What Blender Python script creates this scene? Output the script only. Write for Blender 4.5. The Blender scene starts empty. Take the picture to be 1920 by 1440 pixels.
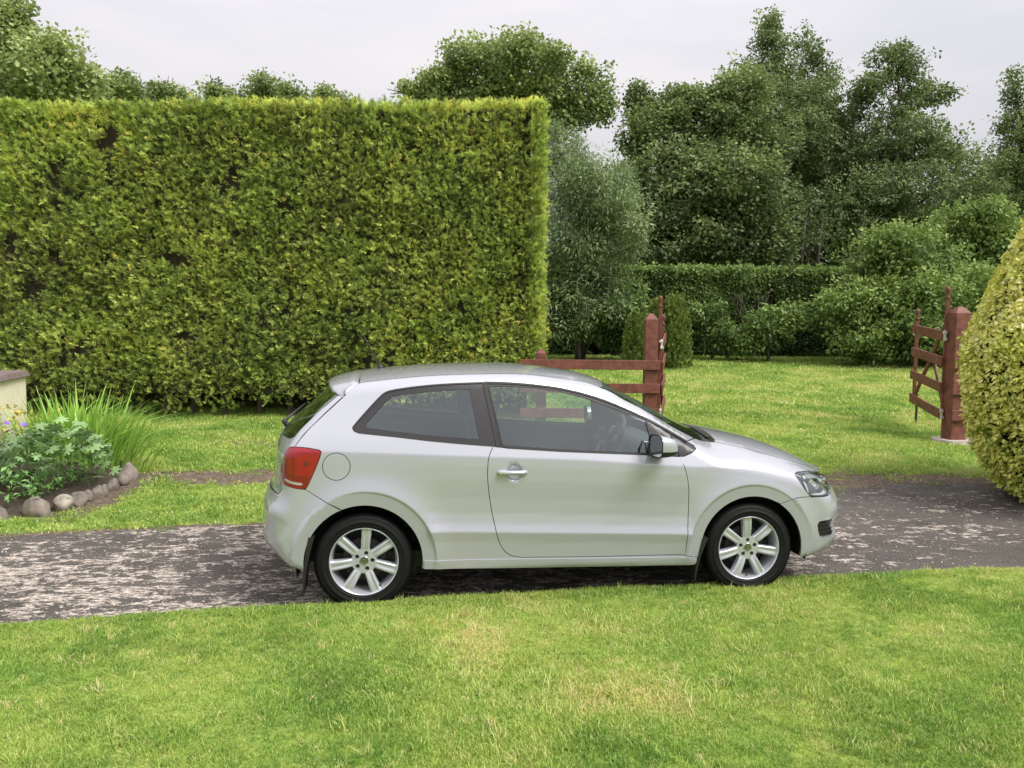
import bpy, bmesh, math, random
import numpy as np
from mathutils import Vector, Matrix, Euler
from mathutils.geometry import delaunay_2d_cdt
scene=bpy.context.scene
R=math.radians
random.seed(7); rng=np.random.default_rng(7)
# ------------------------------------------------------------------ camera
cam_d=bpy.data.cameras.new('camera'); cam=bpy.data.objects.new('camera',cam_d); scene.collection.objects.link(cam)
cam.matrix_world=Matrix.Translation((0,0,1.71352))@Euler((R(90)-0.0701413,0,0)).to_matrix().to_4x4()@Matrix.Rotation(0.0069906,4,'Z')
cam_d.sensor_width=36; cam_d.lens=36*1469.114/1920; cam_d.clip_start=.05; cam_d.clip_end=2000
scene.camera=cam
# ------------------------------------------------------------------ daylight: bright overcast sky, sun veiled by cloud
SUN_EL,SUN_AZ=R(52),R(125)      # azimuth clockwise from +Y : behind and to the right of the camera
world=bpy.data.worlds.new('World'); scene.world=world; world.use_nodes=True
def build_world():
    nt=world.node_tree; N=nt.nodes; L=nt.links; N.clear()
    out=N.new('ShaderNodeOutputWorld'); bg=N.new('ShaderNodeBackground'); L.new(bg.outputs[0],out.inputs[0])
    sky=N.new('ShaderNodeTexSky'); sky.sky_type='NISHITA'; sky.sun_disc=False; sky.sun_elevation=SUN_EL; sky.sun_rotation=SUN_AZ
    sky.altitude=50; sky.air_density=1; sky.dust_density=3; sky.ozone_density=1
    tc=N.new('ShaderNodeTexCoord'); sep=N.new('ShaderNodeSeparateXYZ'); L.new(tc.outputs['Generated'],sep.inputs[0])
    # CIE overcast: (1+2 sin el)/3 of the zenith
    mx=N.new('ShaderNodeMath'); mx.operation='MAXIMUM'; L.new(sep.outputs['Z'],mx.inputs[0]); mx.inputs[1].default_value=0
    ma=N.new('ShaderNodeMath'); ma.operation='MULTIPLY_ADD'; L.new(mx.outputs[0],ma.inputs[0]); ma.inputs[1].default_value=2/3*OVC; ma.inputs[2].default_value=OVC/3
    # soft cloud sheets, stretched towards the horizon
    mp=N.new('ShaderNodeMapping'); mp.inputs['Scale'].default_value=(1.2,1.2,5.5); L.new(tc.outputs['Generated'],mp.inputs[0])
    nz=N.new('ShaderNodeTexNoise'); nz.inputs['Scale'].default_value=1.7; nz.inputs['Detail'].default_value=5; nz.inputs['Roughness'].default_value=.5; L.new(mp.outputs[0],nz.inputs['Vector'])
    cr=N.new('ShaderNodeValToRGB'); cr.color_ramp.elements[0].position=.32; cr.color_ramp.elements[0].color=(.82,.805,.855,1); cr.color_ramp.elements[1].position=.66; cr.color_ramp.elements[1].color=(1.04,.985,.985,1)
    L.new(nz.outputs['Fac'],cr.inputs[0])
    mul=N.new('ShaderNodeMix'); mul.data_type='RGBA'; mul.blend_type='MULTIPLY'; mul.inputs[0].default_value=1; L.new(cr.outputs[0],mul.inputs[6]); L.new(ma.outputs[0],mul.inputs[7])
    sk=N.new('ShaderNodeVectorMath'); sk.operation='SCALE'; L.new(sky.outputs[0],sk.inputs[0]); sk.inputs['Scale'].default_value=1.0
    mix=N.new('ShaderNodeMix'); mix.data_type='RGBA'; mix.inputs[0].default_value=.93; L.new(sk.outputs[0],mix.inputs[6]); L.new(mul.outputs[2],mix.inputs[7])
    L.new(mix.outputs[2],bg.inputs[0]); bg.inputs[1].default_value=.10
OVC=6.45
build_world()
sun_d=bpy.data.lights.new('sun','SUN'); sun_d.energy=1.5; sun_d.angle=R(28); sun_d.color=(1,.965,.915)
sun=bpy.data.objects.new('sun',sun_d); scene.collection.objects.link(sun)
sun.rotation_euler=Vector((-math.sin(SUN_AZ)*math.cos(SUN_EL),-math.cos(SUN_AZ)*math.cos(SUN_EL),-math.sin(SUN_EL))).to_track_quat('-Z','Y').to_euler()
vs=scene.view_settings; vs.view_transform='Standard'; vs.look='None'; vs.exposure=1.45; vs.gamma=1; vs.use_curve_mapping=False
scene.render.engine='CYCLES'
scene.cycles.max_bounces=4; scene.cycles.transparent_max_bounces=8; scene.cycles.diffuse_bounces=2; scene.cycles.glossy_bounces=3; scene.cycles.transmission_bounces=3
# ------------------------------------------------------------------ helpers
COL=scene.collection
def link(o,parent=None):
    COL.objects.link(o)
    if parent is not None: o.parent=parent
    return o
def tag(o,label,cat,group=None):
    o['label']=label; o['category']=cat
    if group: o['group']=group
    return o
def empty(name,loc=(0,0,0),rz=0):
    o=bpy.data.objects.new(name,None); COL.objects.link(o); o.location=loc; o.rotation_euler=(0,0,rz); o.empty_display_size=.2
    return o
def mesh(name,V,Fc,mat=None,parent=None,smooth=False,loc=None):
    me=bpy.data.meshes.new(name)
    me.from_pydata([tuple(v) for v in V],[],[tuple(f) for f in Fc]); me.update()
    if mat: me.materials.append(mat)
    if smooth: me.polygons.foreach_set('use_smooth',[True]*len(me.polygons))
    o=bpy.data.objects.new(name,me); link(o,parent)
    if loc is not None:o.location=loc
    return o
def bm_obj(name,bm,mat,parent=None,smooth=False,bevel=0):
    if bevel: bmesh.ops.bevel(bm,geom=list(bm.edges),offset=bevel,segments=2,affect='EDGES',profile=.5)
    bmesh.ops.recalc_face_normals(bm,faces=bm.faces)
    me=bpy.data.meshes.new(name); bm.to_mesh(me); bm.free(); me.materials.append(mat)
    if smooth: me.polygons.foreach_set('use_smooth',[True]*len(me.polygons))
    o=bpy.data.objects.new(name,me); link(o,parent); return o
def box_bm(bm,c,s,rot=None):
    m=Matrix.Translation(c)@(rot.to_4x4() if rot is not None else Matrix())@Matrix.Diagonal((s[0],s[1],s[2],1))
    return bmesh.ops.create_cube(bm,size=1,matrix=m)['verts']
def beam(name,a,b,w,t,mat,parent=None,up=(0,0,1),bevel=.006):
    """board from a to b, height w (along up), thickness t"""
    a,b=Vector(a),Vector(b); d=b-a; L=d.length; x=d.normalized(); y=Vector(up).cross(x).normalized(); z=x.cross(y)
    rot=Matrix((x,y,z)).transposed()
    bm=bmesh.new(); box_bm(bm,(a+b)/2,(L,t,w),rot); return bm_obj(name,bm,mat,parent,bevel=bevel)
def tube_data(path,rad,n=6,V=None,Fc=None,cap=True):
    V=[] if V is None else V; Fc=[] if Fc is None else Fc
    path=[Vector(p) for p in path]; rings=[]; prev=None
    for i,p in enumerate(path):
        d=(path[min(i+1,len(path)-1)]-path[max(i-1,0)]).normalized()
        if prev is None:
            a=d.orthogonal().normalized()
        else:
            a=(prev-d*prev.dot(d)); a=a.normalized() if a.length>1e-6 else d.orthogonal().normalized()
        prev=a; b=d.cross(a); r=rad[i] if hasattr(rad,'__len__') else rad
        rings.append(len(V))
        for k in range(n):
            t=2*math.pi*k/n; V.append(p+a*(r*math.cos(t))+b*(r*math.sin(t)))
    for i in range(len(rings)-1):
        for k in range(n): Fc.append((rings[i]+k,rings[i]+(k+1)%n,rings[i+1]+(k+1)%n,rings[i+1]+k))
    if cap:
        Fc.append(tuple(rings[0]+k for k in range(n))[::-1]); Fc.append(tuple(rings[-1]+k for k in range(n)))
    return V,Fc
def lathe_data(prof,n,axis='y'):
    """prof: (r, h) list; revolve about local y"""
    V=[];Fc=[];m=len(prof)
    for k in range(n):
        t=2*math.pi*k/n
        for r,h in prof: V.append((r*math.cos(t),h,r*math.sin(t)))
    for k in range(n):
        for i in range(m-1):
            Fc.append((k*m+i,k*m+i+1,((k+1)%n)*m+i+1,((k+1)%n)*m+i))
    return V,Fc
# ---- materials
def new_mat(name):
    m=bpy.data.materials.new(name); m.use_nodes=True; nt=m.node_tree; nt.nodes.clear()
    o=nt.nodes.new('ShaderNodeOutputMaterial'); return m,nt,o
def pmat(name,col,rough=.5,metal=0,coat=0,spec=.5,var=0,vscale=20,bump=0,bscale=200,coatr=.03,dark=None):
    m,nt,o=new_mat(name); N,L=nt.nodes,nt.links
    p=N.new('ShaderNodeBsdfPrincipled'); L.new(p.outputs[0],o.inputs[0])
    p.inputs['Base Color'].default_value=(*col,1); p.inputs['Roughness'].default_value=rough; p.inputs['Metallic'].default_value=metal
    p.inputs['Coat Weight'].default_value=coat; p.inputs['Coat Roughness'].default_value=coatr; p.inputs['Specular IOR Level'].default_value=spec
    tc=N.new('ShaderNodeTexCoord')
    if var:
        nz=N.new('ShaderNodeTexNoise'); nz.inputs['Scale'].default_value=vscale; nz.inputs['Detail'].default_value=6; L.new(tc.outputs['Object'],nz.inputs['Vector'])
        cr=N.new('ShaderNodeValToRGB'); cr.color_ramp.elements[0].position=.3; cr.color_ramp.elements[1].position=.7
        d=dark or tuple(c*(1-var) for c in col)
        cr.color_ramp.elements[0].color=(*d,1); cr.color_ramp.elements[1].color=(*[min(1,c*(1+var)) for c in col],1)
        L.new(nz.outputs['Fac'],cr.inputs[0]); L.new(cr.outputs[0],p.inputs['Base Color'])
    if bump:
        nb=N.new('ShaderNodeTexNoise'); nb.inputs['Scale'].default_value=bscale; nb.inputs['Detail'].default_value=4; L.new(tc.outputs['Object'],nb.inputs['Vector'])
        b=N.new('ShaderNodeBump'); b.inputs['Strength'].default_value=bump; b.inputs['Distance'].default_value=.01; L.new(nb.outputs['Fac'],b.inputs['Height']); L.new(b.outputs[0],p.inputs['Normal'])
    return m
def leaf_mat(name,stops,trans=.35,rough=.45,patch=None,gloss=.04):
    """stops: colours along the per-instance 'tint' attribute (0..1)"""
    m,nt,o=new_mat(name); N,L=nt.nodes,nt.links
    at=N.new('ShaderNodeAttribute'); at.attribute_type='INSTANCER'; at.attribute_name='tint'
    cr=N.new('ShaderNodeValToRGB'); el=cr.color_ramp.elements
    while len(el)<len(stops): el.new(.5)
    for e,(p_,c) in zip(el,stops): e.position=p_; e.color=(*c,1)
    L.new(at.outputs['Fac'],cr.inputs[0]); col=cr.outputs[0]
    if patch:
        ge=N.new('ShaderNodeNewGeometry'); nz=N.new('ShaderNodeTexNoise'); nz.inputs['Scale'].default_value=patch[0]; nz.inputs['Detail'].default_value=4; L.new(ge.outputs['Position'],nz.inputs['Vector'])
        c2=N.new('ShaderNodeValToRGB'); c2.color_ramp.elements[0].position=patch[1]; c2.color_ramp.elements[1].position=patch[2]
        L.new(nz.outputs['Fac'],c2.inputs[0])
        mx=N.new('ShaderNodeMix'); mx.data_type='RGBA'; L.new(c2.outputs[0],mx.inputs[0]); L.new(col,mx.inputs[6])
        mm=N.new('ShaderNodeMix'); mm.data_type='RGBA'; mm.blend_type='MULTIPLY'; mm.inputs[0].default_value=1; L.new(col,mm.inputs[6]); mm.inputs[7].default_value=(*patch[3],1)
        L.new(mm.outputs[2],mx.inputs[7]); col=mx.outputs[2]
    d=N.new('ShaderNodeBsdfDiffuse'); L.new(col,d.inputs[0])
    t=N.new('ShaderNodeBsdfTranslucent'); L.new(col,t.inputs[0])
    mt=N.new('ShaderNodeMixShader'); mt.inputs[0].default_value=trans; L.new(d.outputs[0],mt.inputs[1]); L.new(t.outputs[0],mt.inputs[2])
    g=N.new('ShaderNodeBsdfGlossy'); g.inputs['Roughness'].default_value=rough
    mg=N.new('ShaderNodeMixShader'); mg.inputs[0].default_value=gloss; L.new(mt.outputs[0],mg.inputs[1]); L.new(g.outputs[0],mg.inputs[2])
    L.new(mg.outputs[0],o.inputs[0]); return m
def glass_mat(name,tint=(.75,.85,.82),refl=1.0,rough=.0):
    m,nt,o=new_mat(name); N,L=nt.nodes,nt.links
    t=N.new('ShaderNodeBsdfTransparent'); t.inputs[0].default_value=(*tint,1)
    g=N.new('ShaderNodeBsdfGlossy'); g.inputs['Roughness'].default_value=rough; g.inputs[0].default_value=(refl*.88,refl*.98,refl,1)
    f=N.new('ShaderNodeLayerWeight'); f.inputs[0].default_value=.5
    q=N.new('ShaderNodeMath'); q.operation='POWER'; L.new(f.outputs['Facing'],q.inputs[0]); q.inputs[1].default_value=4
    k=N.new('ShaderNodeMath'); k.operation='MULTIPLY_ADD'; L.new(q.outputs[0],k.inputs[0]); k.inputs[1].default_value=.9; k.inputs[2].default_value=.13; k.use_clamp=True
    x=N.new('ShaderNodeMixShader'); L.new(k.outputs[0],x.inputs[0]); L.new(t.outputs[0],x.inputs[1]); L.new(g.outputs[0],x.inputs[2]); L.new(x.outputs[0],o.inputs[0])
    return m
# ---- instanced foliage (geometry nodes): one object = points, each carrying rotation, size, variant and tint
def gn_group(coll):
    ng=bpy.data.node_groups.new('scatter_'+coll.name,'GeometryNodeTree')
    ng.interface.new_socket('Geometry',in_out='INPUT',socket_type='NodeSocketGeometry'); ng.interface.new_socket('Geometry',in_out='OUTPUT',socket_type='NodeSocketGeometry')
    N,L=ng.nodes,ng.links
    gi=N.new('NodeGroupInput'); go=N.new('NodeGroupOutput'); ci=N.new('GeometryNodeCollectionInfo')
    ci.inputs['Collection'].default_value=coll; ci.inputs['Separate Children'].default_value=True; ci.inputs['Reset Children'].default_value=True
    ip=N.new('GeometryNodeInstanceOnPoints'); ip.inputs['Pick Instance'].default_value=True
    def na(n,t):
        a=N.new('GeometryNodeInputNamedAttribute'); a.data_type=t; a.inputs['Name'].default_value=n; return a.outputs['Attribute']
    L.new(gi.outputs[0],ip.inputs['Points']); L.new(ci.outputs[0],ip.inputs['Instance'])
    L.new(na('idx','INT'),ip.inputs['Instance Index']); L.new(na('rot','FLOAT_VECTOR'),ip.inputs['Rotation']); L.new(na('scl','FLOAT_VECTOR'),ip.inputs['Scale'])
    L.new(ip.outputs[0],go.inputs[0]); return ng
KIT={}
def kit(name,variants,mat):
    """variants: list of (V,F) meshes"""
    c=bpy.data.collections.new(name)
    for i,(V,Fc) in enumerate(variants):
        me=bpy.data.meshes.new('%s_%02d'%(name,i)); me.from_pydata([tuple(v) for v in V],[],[tuple(f) for f in Fc]); me.update(); me.materials.append(mat)
        c.objects.link(bpy.data.objects.new('%s_%02d'%(name,i),me))
    KIT[name]=(gn_group(c),len(variants))
def eul(X,Y,Z):
    """columns X,Y,Z (n,3) -> euler XYZ"""
    m20=X[:,2];m21=Y[:,2];m22=Z[:,2];m10=X[:,1];m00=X[:,0]
    return np.stack([np.arctan2(m21,m22),np.arcsin(np.clip(-m20,-1,1)),np.arctan2(m10,m00)],1)
def nrm(a): return a/np.maximum(np.linalg.norm(a,axis=-1,keepdims=True),1e-9)
def frame_dir(D,up=None,roll=None):
    """growth axis Y=D, flat normal Z about up rolled randomly"""
    Y=nrm(D); n=len(Y)
    u=np.tile([0,0,1.],(n,1)) if up is None else up
    u=u+rng.normal(0,.02,(n,3)); X=nrm(np.cross(Y,u)); Z=np.cross(X,Y)
    if roll is not None:
        c,s=np.cos(roll)[:,None],np.sin(roll)[:,None]; X,Z=X*c+Z*s,Z*c-X*s
    return eul(X,Y,Z)
def scatter(name,kitname,P,rot,scl,tint,parent=None,stuff=True):
    ng,nv=KIT[kitname]; n=len(P); me=bpy.data.meshes.new(name); me.vertices.add(n)
    me.vertices.foreach_set('co',np.asarray(P,np.float32).ravel())
    scl=np.asarray(scl,np.float32); scl=np.repeat(scl[:,None],3,1) if scl.ndim==1 else scl
    for nm,t,d in (('rot','FLOAT_VECTOR',np.asarray(rot,np.float32)),('scl','FLOAT_VECTOR',scl)):
        a=me.attributes.new(nm,t,'POINT'); a.data.foreach_set('vector',d.ravel())
    a=me.attributes.new('tint','FLOAT','POINT'); a.data.foreach_set('value',np.clip(tint,0,1).astype(np.float32))
    a=me.attributes.new('idx','INT','POINT'); a.data.foreach_set('value',rng.integers(0,nv,n).astype(np.int32))
    me.update(); o=bpy.data.objects.new(name,me); link(o,parent)
    md=o.modifiers.new('foliage','NODES'); md.node_group=ng
    if stuff:o['kind']='stuff'
    return o
def vnoise(x,y,s,seed=0):
    """cheap smooth value noise in [0,1]"""
    x=np.asarray(x)*s+seed*17.3;y=np.asarray(y)*s+seed*7.7
    i=np.floor(x).astype(int);j=np.floor(y).astype(int);f=x-i;g=y-j;f=f*f*(3-2*f);g=g*g*(3-2*g)
    def h(a,b): return (np.sin(a*127.1+b*311.7+seed*3.1)*43758.5453)%1
    return (h(i,j)*(1-f)+h(i+1,j)*f)*(1-g)+(h(i,j+1)*(1-f)+h(i+1,j+1)*f)*g
def fbm(x,y,s,seed=0): return .55*vnoise(x,y,s,seed)+.3*vnoise(x,y,s*2.1,seed+1)+.15*vnoise(x,y,s*4.3,seed+2)
def leaf(V,Fc,base,d,n,l,w,fold=.25,tip=.0):
    """pointed oval leaf: 4 tris, folded on the midrib"""
    base,d,n=Vector(base),Vector(d).normalized(),Vector(n); s=d.cross(n).normalized(); n=s.cross(d); k=len(V)
    m=base+d*l*.45
    V+= [base,m+s*w*.5+n*w*fold*.5,base+d*l-n*l*tip,m-s*w*.5+n*w*fold*.5,m]
    Fc+=[(k,k+1,k+4),(k+1,k+2,k+4),(k+2,k+3,k+4),(k+3,k,k+4)]
def rvec(r=random): 
    while True:
        v=Vector((r.uniform(-1,1),r.uniform(-1,1),r.uniform(-1,1)))
        if .05<v.length<1: return v.normalized()

TREES=[{"name": "broadleaf_tree", "label": "tall light green tree rising above the left end of the clipped hedge", "d": 21, "leaf": "syc", "lobes": [[-12.97, 21, 9.88, 0.37, 0.34], [-13.13, 21, 9.2, 1.0, 0.79], [-11.76, 20.4, 8.47, 0.83, 0.69], [-12.28, 20, 7.82, 1.29, 0.82], [-11.64, 21, 7.93, 0.86, 0.57], [-14.26, 21, 8.79, 1.29, 1.57]], "trunk": -20, "dens": 1.0, "hue": 0.55}, {"name": "broadleaf_tree", "label": "low leafy tree top just right of the tall tree above the left hedge", "d": 31, "leaf": "syc", "lobes": [[-15.02, 31, 10.9, 1.01, 0.55], [-13.71, 32, 10.85, 1.09, 0.44], [-15.75, 31, 10.59, 1.06, 0.63]], "trunk": 240, "dens": 1.1, "hue": 0.35}, {"name": "broadleaf_tree", "label": "thin tree top peeping over the middle of the clipped hedge", "d": 33, "leaf": "syc", "lobes": [[-12.2, 33, 11.37, 0.49, 0.45], [-9.87, 32, 11.23, 1.09, 0.57], [-9.19, 33, 11.17, 0.9, 0.45], [-10.84, 33, 10.99, 1.35, 0.49]], "trunk": 500, "dens": 0.9, "hue": 0.35}, {"name": "broadleaf_tree", "label": "smallest tree tip peeping over the clipped hedge between two larger trees", "d": 34, "leaf": "syc", "lobes": [[-8.05, 34, 11.51, 0.37, 0.37], [-7.33, 34, 11.19, 0.79, 0.32]], "trunk": 610, "dens": 0.8, "hue": 0.4}, {"name": "broadleaf_tree", "label": "broad round tree behind the right end of the clipped hedge", "d": 27, "leaf": "syc", "lobes": [[-1.15, 27, 10.44, 1.47, 1.01], [0.45, 26.2, 10.46, 1.52, 0.8], [1.72, 27, 9.9, 1.38, 0.92], [-2.49, 27, 9.79, 0.88, 0.77], [2.63, 27, 9.38, 0.66, 0.55], [-0.07, 27.5, 9.42, 2.81, 1.12], [-3.39, 27, 9.55, 0.48, 0.44], [2.27, 27, 9.12, 1.1, 0.55]], "trunk": 970, "dens": 1.0, "hue": 0.45}, {"name": "willow_tree", "label": "grey green willow beside the right end of the clipped hedge", "d": 21.5, "leaf": "wil", "lobes": [[1.25, 21.5, 6.41, 0.73, 0.88], [2.07, 20.9, 5.46, 1.14, 1.07], [1.25, 21.1, 4.37, 1.08, 1.44], [2.61, 20.6, 4.31, 0.91, 1.05], [1.69, 21.0, 2.95, 1.14, 0.86], [2.91, 22.0, 5.66, 0.6, 0.67], [1.4, 20.8, 2.1, 0.85, 0.64], [2.39, 20.9, 2.39, 0.78, 0.71]], "trunk": 1080, "dens": 1.8, "hue": 0.26}, {"name": "sycamore_tree", "label": "large dark sycamore with hanging seed clusters, right of the willow", "d": 27, "leaf": "syc", "lobes": [[4.81, 27, 8.25, 1.1, 1.19], [4.34, 27.6, 9.65, 0.49, 0.6], [5.86, 27.4, 9.34, 0.93, 0.75], [6.6, 27, 8.7, 1.29, 1.1], [7.74, 27.3, 9.5, 1.11, 1.3], [5.07, 26.3, 6.27, 1.7, 1.43], [6.94, 26, 6.06, 1.95, 1.68], [5.88, 25.8, 4.56, 2.11, 0.97], [8.15, 26.4, 4.73, 1.26, 0.99], [4.38, 27.3, 4.99, 1.11, 1.3], [7.89, 27, 7.65, 1.47, 1.1]], "trunk": 1330, "dens": 1.4, "hue": 0.15, "seeds": 1}, {"name": "alder_tree", "label": "tallest alder with a thin pointed top above the sycamore", "d": 31, "leaf": "ald", "lobes": [[9.75, 31, 13.13, 0.38, 0.84], [9.79, 31, 11.77, 1.01, 1.27], [10.45, 30.4, 10.2, 1.45, 1.45], [11.58, 31.4, 12.42, 0.64, 0.96], [12.03, 31, 11.08, 0.84, 1.16], [10.84, 30.2, 8.37, 2.16, 1.64], [10.57, 31, 6.5, 2.0, 1.58], [12.34, 31, 9.37, 1.27, 1.27], [9.13, 31.5, 11.31, 0.86, 1.07]], "trunk": 1470, "dens": 1.2, "hue": 0.3}, {"name": "alder_tree", "label": "spreading alder with layered branches left of the golden bush", "d": 29, "leaf": "ald", "lobes": [[13.76, 29, 11.43, 0.99, 0.71], [13.53, 29, 10.12, 1.38, 1.09], [15.22, 29.3, 10.4, 0.92, 0.36], [13.97, 28.4, 8.56, 1.64, 0.87], [15.85, 29, 7.95, 1.18, 0.71], [13.31, 29.4, 8.02, 1.6, 1.2], [13.89, 28.1, 6.82, 2.49, 0.86], [12.43, 29, 6.01, 1.78, 1.18], [14.76, 28.6, 5.78, 2.14, 0.78], [16.85, 29, 7.2, 0.99, 0.79]], "trunk": 1660, "dens": 1.15, "hue": 0.25}, {"name": "alder_tree", "label": "alder at the right edge of view above the golden bush", "d": 30, "leaf": "ald", "lobes": [[18.7, 30, 10.83, 0.37, 0.74], [19.04, 30, 9.37, 0.94, 1.02], [18.27, 29.6, 7.71, 0.93, 0.81], [19.8, 30, 8.19, 1.43, 1.84], [18.68, 30, 6.5, 1.23, 0.74]], "trunk": 1930, "dens": 0.9, "hue": 0.3}, {"name": "elder_shrub", "label": "bright green leafy shrub behind the right gate leaf", "d": 21.5, "leaf": "eld", "lobes": [[9.84, 21.5, 3.62, 0.8, 0.66], [10.59, 21.0, 3.86, 1.0, 0.79], [9.33, 20.9, 2.44, 1.14, 0.85], [10.41, 20.5, 2.3, 1.26, 0.98], [11.98, 21.1, 2.61, 1.15, 1.15], [9.6, 20.5, 1.46, 1.12, 0.5], [11.14, 20.5, 1.47, 1.26, 0.5]], "trunk": 1690, "dens": 2.1, "hue": 0.42}, {"name": "elder_shrub", "label": "taller green shrub with pale flower heads beside the golden bush", "d": 23.5, "leaf": "eld", "lobes": [[13.26, 23.5, 4.6, 0.96, 0.8], [13.89, 23.0, 4.85, 0.94, 0.86], [14.49, 22.9, 3.92, 1.09, 1.09], [13.44, 23.2, 3.63, 1.11, 0.95], [14.94, 23.5, 2.72, 1.12, 1.28]], "trunk": 1850, "dens": 1.9, "hue": 0.38, "flowers": 1}, {"name": "undergrowth_shrub", "label": "dark shrub in the shade under the willow beside the hedge end", "d": 20.9, "leaf": "eld", "lobes": [[1.19, 20.9, 2.52, 0.71, 0.71], [1.83, 20.9, 2.18, 0.85, 0.71], [1.2, 20.9, 1.65, 0.71, 0.37], [2.54, 20.9, 2.11, 0.65, 0.63], [2.02, 21.5, 2.91, 0.73, 0.59]], "trunk": 1080, "dens": 1.0, "hue": 0.12}, {"name": "undergrowth_shrub", "label": "dark green bush left of the small conifers", "d": 21.5, "leaf": "eld", "lobes": [[2.97, 21.5, 2.56, 0.66, 0.73], [3.28, 21.1, 1.83, 0.66, 0.63], [2.62, 21.5, 1.68, 0.59, 0.44]], "trunk": 1170, "dens": 1.2, "hue": 0.3}, {"name": "undergrowth_shrub", "label": "small bright bush at the foot of the clipped beech hedge", "d": 21.5, "leaf": "eld", "lobes": [[6.99, 21.5, 1.79, 0.61, 0.53], [7.42, 21.5, 2.15, 0.5, 0.44], [6.42, 21.5, 1.42, 0.44, 0.32]], "trunk": 1440, "dens": 1.6, "hue": 0.3}, {"name": "undergrowth_shrub", "label": "low leafy bush right of the small conifers", "d": 22, "leaf": "eld", "lobes": [[5.51, 22, 2.15, 0.39, 0.6], [5.74, 22, 1.56, 0.45, 0.39]], "trunk": 1335, "dens": 1.5, "hue": 0.25}]
CONIFERS=[[3.11, 20, 1.76, 0.33, 0.65], [3.62, 20, 1.99, 0.27, 0.84], [4.09, 20, 2.0, 0.54, 0.9]]
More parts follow.
